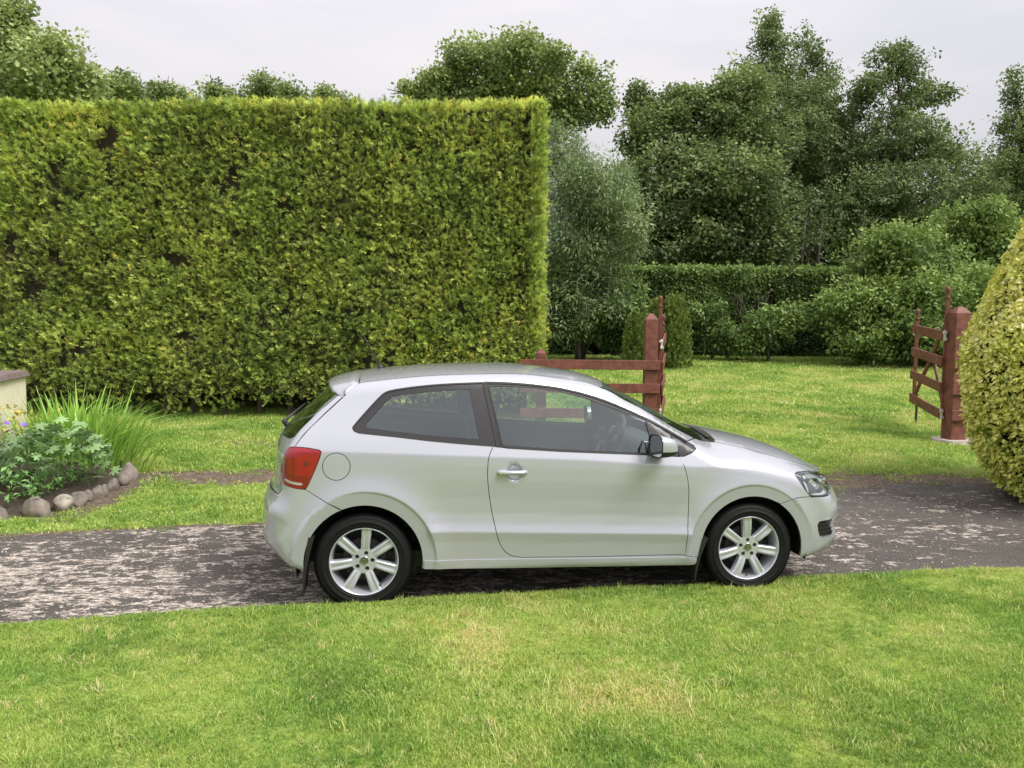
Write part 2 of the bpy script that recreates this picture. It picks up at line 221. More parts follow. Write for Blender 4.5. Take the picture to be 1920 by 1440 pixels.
TR={"lamp":[[-0.4002,-0.7818,1.0061],[-0.4366,-0.7517,0.9979],[-0.4589,-0.7374,0.9741],[-0.4787,-0.735,0.9115],[-0.4944,-0.6982,0.8404],[-0.4856,-0.7221,0.804],[-0.4718,-0.7547,0.7776],[-0.4339,-0.7942,0.7686],[-0.3935,-0.8107,0.7598],[-0.339,-0.8162,0.7533],[-0.3192,-0.8161,0.7864],[-0.284,-0.8145,0.8655],[-0.2563,-0.8126,0.9334],[-0.2447,-0.8095,0.9778],[-0.2564,-0.8057,0.9874],[-0.3306,-0.7974,1.0013]],"qwin":[[-0.0652,-0.7571,1.1092],[-0.0523,-0.7482,1.1284],[0.0261,-0.7086,1.2166],[0.09,-0.681,1.2833],[0.1278,-0.6678,1.3179],[0.1873,-0.6633,1.3338],[0.3512,-0.6584,1.3553],[0.5169,-0.6542,1.3677],[0.7353,-0.6471,1.3749],[0.8192,-0.8005,1.0021],[0.7791,-0.8042,0.9943],[0.6152,-0.802,1.0086],[0.4004,-0.796,1.0314],[0.1866,-0.7849,1.0579],[0.0277,-0.7753,1.0748],[-0.0357,-0.7705,1.0824],[-0.058,-0.7646,1.0939]],"qglass":[[0.0137,-0.7504,1.1279],[0.1,-0.7076,1.2257],[0.1645,-0.6821,1.2886],[0.197,-0.6789,1.299],[0.4056,-0.6746,1.3231],[0.6493,-0.6681,1.3358],[0.6966,-0.7891,1.0385],[0.4536,-0.7855,1.0577],[0.1324,-0.7677,1.0962],[0.0273,-0.758,1.1125],[0.0145,-0.7538,1.1208]],"dwin":[[0.7438,-0.647,1.3749],[0.8881,-0.6455,1.3726],[1.059,-0.648,1.3597],[1.2309,-0.6535,1.338],[1.4024,-0.668,1.2973],[1.5739,-0.6868,1.2396],[1.7794,-0.7147,1.1487],[1.9359,-0.7314,1.0627],[2.0493,-0.7438,0.9982],[2.0941,-0.7555,0.9698],[2.1033,-0.7696,0.9544],[2.0827,-0.7864,0.9401],[2.0439,-0.7952,0.9249],[2.0118,-0.801,0.9126],[1.8157,-0.8054,0.9217],[1.6026,-0.808,0.9349],[1.2025,-0.8097,0.9584],[0.8681,-0.8066,0.9834],[0.8219,-0.8052,0.9895]],"dglass":[[0.7765,-0.6573,1.3536],[0.8869,-0.6551,1.353],[1.0578,-0.6557,1.3433],[1.2292,-0.663,1.3183],[1.4001,-0.6789,1.2726],[1.5709,-0.6993,1.2107],[1.7828,-0.7239,1.1318],[1.8173,-0.7999,0.9362],[1.6737,-0.8022,0.944],[1.2033,-0.8052,0.9704],[0.8457,-0.8002,1.0017]],"door":[[0.7856,-0.8051,0.9917],[0.7539,-0.8255,0.9377],[0.7463,-0.8327,0.8404],[0.7506,-0.8327,0.7578],[0.7713,-0.8312,0.608],[0.7996,-0.8475,0.4783],[0.8174,-0.8409,0.4094],[0.8513,-0.8378,0.3472],[0.8949,-0.8366,0.3152],[0.9518,-0.8362,0.3029],[1.3752,-0.8364,0.2911],[2.0181,-0.8465,0.283],[2.0277,-0.8602,0.4091],[2.0372,-0.8354,0.5577],[2.0392,-0.8315,0.6858],[2.0308,-0.8301,0.763],[2.0089,-0.8247,0.8481],[1.9844,-0.8031,0.91]],"fendline":[[2.6641,-0.8299,0.5919],[2.7149,-0.8316,0.612],[2.7714,-0.8342,0.6288],[2.8207,-0.8265,0.6322],[2.8766,-0.8198,0.6319]],"bumpline":[[-0.3375,-0.8163,0.7533],[-0.2139,-0.841,0.6753],[-0.1446,-0.8391,0.6326]],"head":[[2.7859,-0.778,0.7811],[2.8123,-0.7564,0.7855],[2.9535,-0.6454,0.7714],[3.1217,-0.4818,0.7328],[3.165,-0.469,0.7164],[3.0891,-0.6442,0.6862],[3.0698,-0.7261,0.6485],[3.0403,-0.771,0.6317],[2.9792,-0.8046,0.6278],[2.8805,-0.8197,0.6282],[2.8381,-0.819,0.6774],[2.7964,-0.806,0.742],[2.7793,-0.7908,0.7712]],"fog":[[2.9269,-0.8245,0.4633],[3.0773,-0.7635,0.4763],[3.0373,-0.8131,0.3607],[2.9648,-0.8211,0.3552],[2.943,-0.8248,0.3793]],"Rstrip":[[-0.1179,-0.6611,1.2949],[-0.1236,-0.6629,1.2902],[-0.2442,-0.7088,1.1799],[-0.3205,-0.7377,1.1071],[-0.3767,-0.7687,1.0406],[-0.4002,-0.7818,1.0061]],"Rglass":[[-0.1497,-0.6446,1.3003],[-0.2238,-0.6637,1.2402],[-0.3543,-0.6851,1.1213],[-0.4132,-0.724,1.0461]],"Rglassbot":[[-0.4927,-0.4803,1.0519],[-0.4619,-0.5901,1.0495],[-0.4177,-0.7132,1.0462],[-0.3767,-0.7687,1.0406]],"Rhatch":[[-0.4718,-0.7547,0.7776],[-0.4767,-0.7512,0.7528],[-0.5161,-0.6885,0.7049]],"lowrear":[[-0.636,-0.4972,0.4012],[-0.5826,-0.6139,0.3635],[-0.512,-0.7504,0.3469],[-0.457,-0.8127,0.3307],[-0.3959,-0.8354,0.3029]],"rbcrease":[[-0.6293,-0.5191,0.3932],[-0.5444,-0.7553,0.4212],[-0.4682,-0.8165,0.3775],[-0.3951,-0.8378,0.3456]],"frontlow":[[3.0874,-0.7877,0.3379],[3.0513,-0.7992,0.3063],[2.9824,-0.7968,0.2583],[2.8947,-0.8132,0.2349],[2.8151,-0.8137,0.2269]],"silltop":[[0.3541,-0.8404,0.3092],[0.9019,-0.8358,0.2945],[1.4787,-0.836,0.2804],[2.0665,-0.833,0.2687]],"sillbot":[[0.3541,-0.8384,0.2558],[0.9033,-0.8289,0.2402],[1.4826,-0.8243,0.2271],[2.0703,-0.8262,0.2178]]}
# body surface of the car: an implicit skin described by its side profile, crown and flank section
# side-view centre profile (x forward from rear axle, z up), amplitude of lateral crown A, exponent p, corner radius k
PROF=[ # x,z,A,p,k
(-.40,.225,.03,2,.05),(-.54,.25,.08,2.5,.08),(-.622,.30,.10,2.5,.10),(-.670,.37,.10,2.5,.12),(-.682,.46,.10,2.5,.12),(-.678,.55,.10,2.5,.12),
(-.670,.63,.10,2.5,.12),(-.640,.695,.10,2.5,.10),(-.603,.745,.10,2.5,.08),(-.594,.80,.10,2.5,.08),(-.594,.87,.10,2.5,.08),(-.588,.95,.10,2.5,.08),(-.566,1.015,.10,2.4,.06),
(-.53,1.07,.10,2.4,.05),(-.457,1.144,.09,2.4,.05),(-.379,1.213,.09,2.4,.05),(-.303,1.281,.085,2.3,.05),(-.225,1.340,.08,2.2,.05),(-.14,1.393,.075,2.2,.05),
(-.04,1.420,.075,2.2,.05),(.084,1.434,.075,2.2,.05),(.374,1.459,.075,2.2,.05),(.70,1.471,.075,2.2,.05),(1.018,1.469,.075,2.2,.05),(1.255,1.443,.08,2.2,.05),(1.455,1.414,.08,2.2,.045),
(1.60,1.370,.085,2.3,.04),(1.69,1.320,.09,2.4,.035),(1.835,1.253,.095,2.4,.035),(2.036,1.138,.10,2.4,.035),(2.22,1.046,.10,2.4,.04),
(2.31,1.014,.10,2.4,.05),(2.44,.995,.09,2.4,.065),(2.60,.967,.09,2.4,.07),(2.80,.921,.10,2.5,.07),(2.97,.862,.11,2.6,.075),(3.09,.806,.12,2.7,.08),(3.178,.748,.135,2.8,.09),(3.236,.680,.14,3,.10),
(3.272,.612,.14,3,.10),(3.285,.535,.14,3,.10),(3.280,.45,.15,3,.10),(3.264,.36,.155,3,.10),(3.268,.29,.15,3,.10),(3.22,.23,.14,3,.08),(3.10,.197,.1,3,.06),(2.9,.19,.03,2,.05),(1.2,.19,.02,2,.05)]
def catmull(P,n=10):
    P=np.array(P,float);N=len(P);out=[]
    for i in range(N):
        p0,p1,p2,p3=P[(i-1)%N],P[i],P[(i+1)%N],P[(i+2)%N]
        d=[max(np.linalg.norm(b[:2]-a[:2]),1e-6)**.5 for a,b in((p0,p1),(p1,p2),(p2,p3))]
        t0=0;t1=d[0];t2=t1+d[1];t3=t2+d[2]
        for t in np.linspace(t1,t2,n,endpoint=False):
            A1=(t1-t)/(t1-t0)*p0+(t-t0)/(t1-t0)*p1;A2=(t2-t)/(t2-t1)*p1+(t-t1)/(t2-t1)*p2;A3=(t3-t)/(t3-t2)*p2+(t-t2)/(t3-t2)*p3
            B1=(t2-t)/(t2-t0)*A1+(t-t0)/(t2-t0)*A2;B2=(t3-t)/(t3-t1)*A2+(t-t1)/(t3-t1)*A3
            out.append((t2-t)/(t2-t1)*B1+(t-t1)/(t2-t1)*B2)
    return np.array(out)
C=catmull(PROF,12)
GX0,GZ0,GS=-.95,.0,.01
GNX,GNZ=446,162
def build_grid():
    xs=GX0+GS*np.arange(GNX);zs=GZ0+GS*np.arange(GNZ)
    X,Z=np.meshgrid(xs,zs,indexing='ij');pts=np.stack([X.ravel(),Z.ravel()],1)
    a=C[:,:2];b=np.roll(a,-1,0);ab=b-a;L2=(ab**2).sum(1)
    attr=C[:,2:];attrb=np.roll(attr,-1,0)
    D=np.empty(len(pts));AT=np.empty((len(pts),3))
    for i in range(0,len(pts),4000):
        p=pts[i:i+4000,None,:]-a[None]
        t=np.clip((p*ab).sum(2)/L2,0,1)
        q=p-t[...,None]*ab
        d2=(q**2).sum(2);j=d2.argmin(1);r=np.arange(len(j))
        D[i:i+4000]=np.sqrt(d2[r,j]);tt=t[r,j][:,None]
        AT[i:i+4000]=attr[j]*(1-tt)+attrb[j]*tt
    ins=inpoly(pts,a)
    D=np.where(ins,D,-D)
    G=np.concatenate([D[:,None],AT],1).reshape(GNX,GNZ,4)
    for _ in range(12): # soften the attributes
        g=np.pad(G[...,1:],((1,1),(1,1),(0,0)),mode='edge')
        G[...,1:]=(g[1:-1,1:-1]*2+g[2:,1:-1]+g[:-2,1:-1]+g[1:-1,2:]+g[1:-1,:-2])/6
    for _ in range(2):
        g=np.pad(G[...,:1],((1,1),(1,1),(0,0)),mode='edge')
        G[...,:1]=(g[1:-1,1:-1]*4+g[2:,1:-1]+g[:-2,1:-1]+g[1:-1,2:]+g[1:-1,:-2])/8
    return G
def inpoly(p,poly):
    x,y=p[:,0],p[:,1];r=np.zeros(len(p),bool)
    a=np.asarray(poly);b=np.roll(a,-1,0)
    for (x1,y1),(x2,y2) in zip(a,b):
        if y1==y2: continue
        c=((y1>y)!=(y2>y))&(x<(x2-x1)*(y-y1)/(y2-y1)+x1); r^=c
    return r
G=build_grid()
def gs(x,z):
    u=np.clip((x-GX0)/GS,0,GNX-1.001);v=np.clip((z-GZ0)/GS,0,GNZ-1.001)
    i=u.astype(int);j=v.astype(int);fu=(u-i)[...,None];fv=(v-j)[...,None]
    return (G[i,j]*(1-fu)+G[i+1,j]*fu)*(1-fv)+(G[i,j+1]*(1-fu)+G[i+1,j+1]*fu)*fv
def sstep(a,b,x):
    t=np.clip((x-a)/(b-a),0,1);return t*t*(3-2*t)
_v=np.linspace(-1,3,1601)
def _tab(kx,ky,sm):
    t=np.interp(_v,kx,ky);k=np.exp(-.5*(np.arange(-40,41)/sm)**2);k/=k.sum()
    return np.convolve(np.pad(t,40,mode='edge'),k,mode='valid')
# lower flank: v=0 shoulder crease, v=1 lower crease, beyond = below it
TD=_tab([-1,0,.12,.30,.55,.74,.88,.985,1.0,1.12,1.5,2.2,3],[.828+.36*-.42,.828,.8322,.8335,.8305,.8315,.8385,.8500,.8495,.8400,.8330,.818,.80],3.0)
TE=_tab([-1,0,.15,.40,.7,1.0,1.5,2.2,3],[.828+.36*-.42,.828,.8325,.8355,.837,.837,.832,.818,.80],6.0)
zs_x=[-.75,-.17,.377,.767,1.369,2.03,2.35,2.75,3.3];zs_z=[.985,.975,.950,.930,.900,.845,.832,.812,.78]
ARCH=[(0.0,.300),(2.47,.300)]
def yside(x,z):
    zs=np.interp(x,zs_x,zs_z);zl=.477-.0401*(x-.395)
    v=(zs-z)/(zs-zl)
    td=np.interp(v,_v,TD);te=np.interp(v,_v,TE)
    w=sstep(.30,.44,x)*(1-sstep(2.02,2.12,x))
    low=td*w+te*(1-w)
    t=np.maximum(z-zs,0)
    up=.828-.36*t-.10*t*t
    e=.010 # soft crease
    h=(z-zs)/e
    m=.5+.5*np.tanh(h)
    y=np.where(h>4,up,np.where(h<-4,low,m*up+(1-m)*low))
    y=y-.012*np.clip((x-1.5)/1.0,0,3)**2*.9-.010*np.clip((.6-x)/.6,0,3)**2*.9
    # greenhouse narrows to the rear and front
    y=y-.030*sstep(.0,.35,z-zs)*np.clip((.6-x)/.8,0,1.6)**1.5
    for i,(cx,cz) in enumerate(ARCH):
        r=np.hypot(x-cx,z-cz);ro=.432 if i==0 else .418
        hgt=.020 if i==0 else .018
        side=np.where(x>cx,1,1)
        out=np.exp(-(np.maximum(r-ro,0)/.075)**1.3)
        b=np.where(r<ro,1-.10*(ro-r)/.08,out)*hgt
        ang=np.arctan2(z-cz,np.abs(x-cx))
        y=y+b*sstep(-.45,.1,ang)
        # ring runs flat: pull toward constant plane
        k=sstep(ro+.012,ro-.004,r) if False else (1-sstep(ro-.006,ro+.008,r))
        flat=.846-(.004 if i==0 else .014)-.02*np.clip(.3-z,0,1)-.004*(ro-r)/.08
        y=y*(1-.8*k)+flat*.8*k
    rc=np.hypot(x-.915,z-.834)/.052
    y=y-.016*np.where(rc<1,(1-rc**2)**.7 if np.isscalar(rc) else np.maximum(1-rc**2,0)**.7,0)
    return y
def Fv(x,y,z):
    g=gs(x,z);d=g[...,0];A=g[...,1];p=g[...,2];k=g[...,3]
    ay=np.abs(y)
    f1=A*(ay/.7)**p-d
    f2=(ay-yside(x,z))
    h=np.clip(.5+.5*(f1-f2)/k,0,1)
    return f2*(1-h)+f1*h+k*h*(1-h)
def grad(P,e=.003):
    g=np.empty_like(P)
    for i in range(3):
        d=np.zeros(3);d[i]=e
        a=P+d;b=P-d
        g[:,i]=Fv(a[:,0],a[:,1],a[:,2])-Fv(b[:,0],b[:,1],b[:,2])
    return g/np.maximum(np.linalg.norm(g,axis=1),1e-9)[:,None]
def solve(axis,u,v,lo,hi,n=40):
    """axis 0: u=y,v=z ; 1: u=x,v=z ; 2: u=x,v=y.  lo inside, hi outside"""
    lo=np.full(len(u),float(lo)) if np.isscalar(lo) else np.array(lo,float)
    hi=np.full(len(u),float(hi)) if np.isscalar(hi) else np.array(hi,float)
    def ev(t):
        if axis==0:return Fv(t,u,v)
        if axis==1:return Fv(u,t,v)
        return Fv(u,v,t)
    for _ in range(n):
        m=(lo+hi)/2;f=ev(m)<0
        lo=np.where(f,m,lo);hi=np.where(f,hi,m)
    t=(lo+hi)/2
    P=np.empty((len(u),3))
    if axis==0:P[:,0]=t;P[:,1]=u;P[:,2]=v
    elif axis==1:P[:,0]=u;P[:,1]=t;P[:,2]=v
    else:P[:,0]=u;P[:,1]=v;P[:,2]=t
    return P
# ================================================================== the setting
def hz(y):
    t=np.maximum(np.asarray(y,float)-6.8,0); return .06*(np.sqrt(t*t+.8)-math.sqrt(.8))
NX=[-40,-2.84,-2.04,-1.03,.14,1.57,2.75,3.66,9,40]; NY=[-3.5,4.26,4.46,4.65,4.86,5.12,5.34,5.48,6.3,10]
FX=[-40,-6,-4.15,-3.57,-2.98,-2.21,-1,.5,2.2,3.44,4.3,5.07,5.6,7,40]; FY=[-2,5.85,6.25,6.39,6.54,6.69,6.95,7.3,7.8,8.18,8.43,8.5,8.6,8.9,16]
def near_edge(x): return np.interp(x,NX,NY)
def far_edge(x): return np.interp(x,FX,FY)
def dirt(x,y):
    """0 grass .. 1 bare earth"""
    x=np.asarray(x,float);y=np.asarray(y,float)
    n=fbm(x,y,1.3,3);w=fbm(x,y,.7,9)
    d=np.zeros_like(x)
    # grass track behind the car, two wheel ruts running from the flower bed to the gateway
    r1=np.exp(-((y-(8.85+.25*np.sin(x*.5))-.25*(w-.5))/.38)**2)*np.clip((x+4.6)/.5,0,1)*np.clip((1.2-x)/2,0,1)
    r2=np.exp(-((y-(10.45+.1*np.sin(x*.8))-.2*(w-.5))/.22)**2)*np.clip((x+4.6)/1.2,0,1)*np.clip((.5-x)/2,0,1)*.8
    r3=np.exp(-((y-(9.6)-.3*(w-.5))/.25)**2)*.35*np.clip((x+4.5)/.8,0,1)*np.clip((1.5-x)/2,0,1)
    d=np.maximum(np.maximum(r1,r2),r3)*(.10+1.45*n)*(.42+.9*vnoise(x,y,5.5,19))
    fe=far_edge(x); e=np.exp(-(np.maximum(y-fe,0)/(.12+.60*np.clip((x-1.5)/2.,0,1)))**1.3)*(y>fe)*(.45+1.0*n)*(.65+.7*vnoise(x,y,5,23))
    e2=np.exp(-np.abs(near_edge(x)-y)/.03)*.3*(y<near_edge(x))
    bed=np.exp(-np.maximum(np.abs(x+4.02)-.16,0)/.08)*((y>6.7)&(y<8.7))*.8
    wear=np.clip((fbm(x,y,.8,5)-.62)*3,0,1)*.35*(y>9)
    return np.clip(np.maximum.reduce([d,e,e2,bed*n*1.6,wear*0]),0,1)
def make_ground():
    xs=np.unique(np.concatenate([np.linspace(-400,-14,16),np.linspace(-14,16,260),np.linspace(16,400,16)]))
    ys=np.unique(np.concatenate([np.linspace(-300,-6,14),np.linspace(-6,1.5,12),np.linspace(1.5,13,330),np.linspace(13,30,110),np.linspace(30,500,16)]))
    X,Y=np.meshgrid(xs,ys,indexing='ij'); n1,n2=X.shape
    ne,fe=near_edge(X),far_edge(X); jit=.035*(fbm(X,Y,3.5,1)-.5)*2
    inn=(Y>ne+jit)&(Y<fe+jit*2)
    Z=hz(Y)
    Z=np.where(Y>32,hz(32)+ (Y-32)*.01,Z)
    near=1-np.clip((Y-(ne+jit-.05))/.05,0,1)
    Z=Z+.040*near+.012*(fbm(X,Y,1.1,4)-.5)*(~inn)
    Z=np.where(inn,Z-.03,Z)
    V=np.stack([X,Y,Z],-1).reshape(-1,3)
    i=np.arange(n1-1)[:,None]*n2+np.arange(n2-1)[None]; Fc=np.stack([i,i+n2,i+n2+1,i+1],-1).reshape(-1,4)
    me=bpy.data.meshes.new('lawn'); me.from_pydata(V.tolist(),[],Fc.tolist()); me.update()
    a=me.attributes.new('dirt','FLOAT','POINT'); a.data.foreach_set('value',dirt(V[:,0],V[:,1]).astype(np.float32))
    me.polygons.foreach_set('use_smooth',[True]*len(me.polygons))
    m,nt,o=new_mat('lawn_soil'); N,L=nt.nodes,nt.links
    p=N.new('ShaderNodeBsdfPrincipled'); L.new(p.outputs[0],o.inputs[0]); p.inputs['Roughness'].default_value=.9; p.inputs['Specular IOR Level'].default_value=.15
    tc=N.new('ShaderNodeTexCoord')
    def noise(s,d=5): 
        n=N.new('ShaderNodeTexNoise'); n.inputs['Scale'].default_value=s; n.inputs['Detail'].default_value=d; L.new(tc.outputs['Object'],n.inputs['Vector']); return n.outputs['Fac']
    def ramp(f,*st):
        c=N.new('ShaderNodeValToRGB'); e=c.color_ramp.elements
        while len(e)<len(st): e.new(.5)
        for q,(ps,cl) in zip(e,st): q.position=ps;q.color=(*cl,1)
        L.new(f,c.inputs[0]); return c.outputs[0]
    g1=ramp(noise(.9,6),(.3,(.14,.23,.04)),(.5,(.23,.32,.06)),(.7,(.33,.37,.10)))
    g2=ramp(noise(45,3),(.3,(.45,.45,.4)),(.7,(1.15,1.15,1.1)))
    mu=N.new('ShaderNodeMix'); mu.data_type='RGBA'; mu.blend_type='MULTIPLY'; mu.inputs[0].default_value=.8; L.new(g1,mu.inputs[6]); L.new(g2,mu.inputs[7])
    so=ramp(noise(22,8),(.3,(.075,.055,.042)),(.55,(.15,.115,.088)),(.75,(.25,.20,.155)))
    at=N.new('ShaderNodeAttribute'); at.attribute_name='dirt'
    ad=N.new('ShaderNodeMath'); ad.operation='MULTIPLY_ADD'; L.new(noise(9,7),ad.inputs[0]); ad.inputs[1].default_value=.9; L.new(at.outputs['Fac'],ad.inputs[2])
    fac=ramp(ad.outputs[0],(.72,(0,0,0)),(.92,(1,1,1)))
    mx=N.new('ShaderNodeMix'); mx.data_type='RGBA'; L.new(fac,mx.inputs[0]); L.new(mu.outputs[2],mx.inputs[6]); L.new(so,mx.inputs[7]); L.new(mx.outputs[2],p.inputs['Base Color'])
    b=N.new('ShaderNodeBump'); b.inputs['Strength'].default_value=.5; b.inputs['Distance'].default_value=.03; L.new(noise(60,6),b.inputs['Height']); L.new(b.outputs[0],p.inputs['Normal'])
    me.materials.append(m); ob=bpy.data.objects.new('lawn',me); link(ob); ob['kind']='structure'; return ob
make_ground()
def make_drive():
    xs=np.unique(np.concatenate([np.linspace(-40,-8,12),np.linspace(-8,9,240),np.linspace(9,40,12)])); nt_=46
    X=np.repeat(xs[:,None],nt_,1); t=np.linspace(0,1,nt_)[None]
    a=near_edge(xs)[:,None]-.06; b=far_edge(xs)[:,None]+.12
    Y=a+(b-a)*t; Z=hz(Y)+.012*(fbm(X,Y,1.2,2)-.5)*np.clip(np.minimum(t,1-t)*8,0,1)-.010*np.clip(1-np.minimum(t,1-t)*20,0,1)
    # keep it level under the wheels
    Z=Z*(1-np.exp(-((Y-5.2)/.6)**2)*(np.abs(X-.4)<2.2)*.9)
    V=np.stack([X,Y,Z],-1).reshape(-1,3); n1=len(xs)
    i=np.arange(n1-1)[:,None]*nt_+np.arange(nt_-1)[None]; Fc=np.stack([i,i+nt_,i+nt_+1,i+1],-1).reshape(-1,4)
    me=bpy.data.meshes.new('driveway'); me.from_pydata(V.tolist(),[],Fc.tolist()); me.polygons.foreach_set('use_smooth',[True]*len(me.polygons)); me.update()
    m,nt,o=new_mat('worn_tarmac'); N,L=nt.nodes,nt.links
    p=N.new('ShaderNodeBsdfPrincipled'); L.new(p.outputs[0],o.inputs[0]); p.inputs['Roughness'].default_value=.85; p.inputs['Specular IOR Level'].default_value=.25
    tc=N.new('ShaderNodeTexCoord')
    mp=N.new('ShaderNodeMapping'); mp.inputs['Rotation'].default_value=(0,0,-.16); mp.inputs['Scale'].default_value=(.58,1,1); L.new(tc.outputs['Object'],mp.inputs[0])
    def noise(s,d=5,r=.5,dist=0,v=mp.outputs[0]):
        n=N.new('ShaderNodeTexNoise'); n.inputs['Scale'].default_value=s; n.inputs['Detail'].default_value=d; n.inputs['Roughness'].default_value=r; n.inputs['Distortion'].default_value=dist; L.new(v,n.inputs['Vector']); return n.outputs['Fac']
    def ramp(f,*st):
        c=N.new('ShaderNodeValToRGB'); e=c.color_ramp.elements
        while len(e)<len(st): e.new(.5)
        for q,(ps,cl) in zip(e,st): q.position=ps;q.color=(*cl,1)
        L.new(f,c.inputs[0]); return c.outputs[0]
    def math2(op,a,b):
        q=N.new('ShaderNodeMath'); q.operation=op
        for i,v in enumerate((a,b)):
            if isinstance(v,(int,float)): q.inputs[i].default_value=v
            else: L.new(v,q.inputs[i])
        return q.outputs[0]
    # worn-through mask: large areas x broken small patches; fewer at the edges (object x grows to the right)
    big=noise(1.0,4,.55); fine=noise(9.0,10,.72,.5)
    sep=N.new('ShaderNodeSeparateXYZ'); L.new(tc.outputs['Object'],sep.inputs[0])
    left=N.new('ShaderNodeMapRange'); L.new(sep.outputs[0],left.inputs[0]); left.inputs[1].default_value=2.6; left.inputs[2].default_value=-1.5; left.inputs[3].default_value=-.03; left.inputs[4].default_value=.05
    s=math2('ADD',math2('ADD',fine,math2('MULTIPLY',math2('SUBTRACT',big,.5),.42)),left.outputs[0])
    dd=math2('SUBTRACT',sep.outputs[1],math2('MULTIPLY',sep.outputs[0],.24))
    fe_=N.new('ShaderNodeMapRange'); L.new(dd,fe_.inputs[0]); fe_.inputs[1].default_value=6.2; fe_.inputs[2].default_value=7.1; fe_.inputs[3].default_value=0; fe_.inputs[4].default_value=-.07
    ne_=N.new('ShaderNodeMapRange'); L.new(dd,ne_.inputs[0]); ne_.inputs[1].default_value=4.98; ne_.inputs[2].default_value=4.85; ne_.inputs[3].default_value=0; ne_.inputs[4].default_value=-.10
    s=math2('ADD',math2('ADD',s,fe_.outputs[0]),ne_.outputs[0])
    s=math2('ADD',s,math2('MULTIPLY',math2('SUBTRACT',noise(30,7,.7),.5),.50))
    mask=ramp(s,(.515,(0,0,0)),(.545,(1,1,1)))
    dk0=ramp(noise(75,8,.75,v=tc.outputs['Object']),(.32,(.030,.0285,.027)),(.52,(.085,.079,.073)),(.70,(.22,.20,.18)))
    dk1=ramp(noise(2.6,6,.6),(.3,(.74,.72,.70)),(.7,(1.3,1.26,1.2)))
    dkm=N.new('ShaderNodeMix'); dkm.data_type='RGBA'; dkm.blend_type='MULTIPLY'; dkm.inputs[0].default_value=1; L.new(dk0,dkm.inputs[6]); L.new(dk1,dkm.inputs[7]); dark=dkm.outputs[2]
    vo=N.new('ShaderNodeTexVoronoi'); vo.inputs['Scale'].default_value=85; L.new(tc.outputs['Object'],vo.inputs['Vector'])
    ston=ramp(vo.outputs['Color'],(0,(.24,.195,.165)),(.45,(.46,.40,.345)),(1,(.70,.63,.56)))
    crk=ramp(noise(26,8,.7),(.42,(.25,.25,.25)),(.56,(1,1,1)))
    lt=N.new('ShaderNodeMix'); lt.data_type='RGBA'; lt.blend_type='MULTIPLY'; lt.inputs[0].default_value=1; L.new(ston,lt.inputs[6]); L.new(crk,lt.inputs[7])
    mx=N.new('ShaderNodeMix'); mx.data_type='RGBA'; L.new(mask,mx.inputs[0]); L.new(dark,mx.inputs[6]); L.new(lt.outputs[2],mx.inputs[7]); L.new(mx.outputs[2],p.inputs['Base Color'])
    hgt=math2('ADD',math2('MULTIPLY',mask,-.6),math2('ADD',math2('MULTIPLY',noise(38,7,.6,v=tc.outputs['Object']),.8),math2('MULTIPLY',vo.outputs['Distance'],-.5)))
    b=N.new('ShaderNodeBump'); b.inputs['Strength'].default_value=.75; b.inputs['Distance'].default_value=.014; L.new(hgt,b.inputs['Height']); L.new(b.outputs[0],p.inputs['Normal'])
    me.materials.append(m); ob=bpy.data.objects.new('driveway',me); link(ob); ob['kind']='structure'
make_drive()
def drive_z(x,y): return hz(y)
# ---- loose chippings on the drive
peb=[]
for i in range(5):
    bm=bmesh.new(); bmesh.ops.create_icosphere(bm,subdivisions=1,radius=1)
    for v in bm.verts: v.co=Vector((v.co.x*random.uniform(.7,1.2),v.co.y*random.uniform(.7,1.2),v.co.z*random.uniform(.4,.7)))
    peb.append(([v.co.copy() for v in bm.verts],[[v.index for v in f.verts] for f in bm.faces])); bm.free()
kit('chipping',peb,leaf_mat('chipping_stone',[(0,(.10,.08,.075)),(.5,(.28,.23,.2)),(1,(.62,.55,.5))],trans=0,rough=.6,gloss=.03))
n=15000; x=rng.uniform(-6,7.5,n); t=rng.beta(.8,.8,n); a=near_edge(x)-.05; y=a+(far_edge(x)+.3-a)*t
k=fbm(x,y,1.1,12)+.25*(np.abs(t-.5)*2)**3>.5; x,y=x[k],y[k]; n=len(x)
scatter('loose_chippings','chipping',np.stack([x,y,hz(y)+.002],1),rng.uniform(0,6.28,(n,3))*np.array([.15,.15,1]),.0025+.0065*rng.random(n)**3,rng.random(n)**1.3)
# ---- grass
def tuft(nb,rad,h,w,lean):
    V=[];Fc=[]
    for _ in range(nb):
        a=random.uniform(0,6.28);r=rad*math.sqrt(random.random());b=Vector((r*math.cos(a),r*math.sin(a),0))
        d=Vector((random.gauss(0,lean),random.gauss(0,lean),1)).normalized(); hh=h*random.uniform(.5,1.15)
        s=Vector((random.uniform(-1,1),random.uniform(-1,1),0)).normalized()*w*.5*random.uniform(.7,1.2)
        bend=Vector((random.gauss(0,1),random.gauss(0,1),-.35))*hh*.22
        k=len(V); V+=[b-s,b+s,b+d*hh*.55+s*.8,b+d*hh*.55-s*.8,b+d*hh+bend]; Fc+=[(k,k+1,k+2,k+3),(k+3,k+2,k+4)]
    return V,Fc
GRASS=[(0,(.17,.305,.055)),(.35,(.315,.475,.09)),(.7,(.48,.575,.15)),(1,(.68,.63,.30))]
gm=leaf_mat('grass_blade',GRASS,trans=.3,rough=.4,patch=(1.6,.42,.62,(1.14,1.03,1.10)),gloss=.03)
kit('grass_near',[tuft(18,.036,.028,.0036,.42) for _ in range(6)],gm)
kit('grass_far',[tuft(16,.10,.042,.010,.5) for _ in range(5)],gm)
kit('grass_tall',[tuft(14,.03,.075,.005,.5) for _ in range(4)],gm)
def lawn_points(n,x0,x1,y0,y1): return rng.uniform(x0,x1,n),rng.uniform(y0,y1,n)
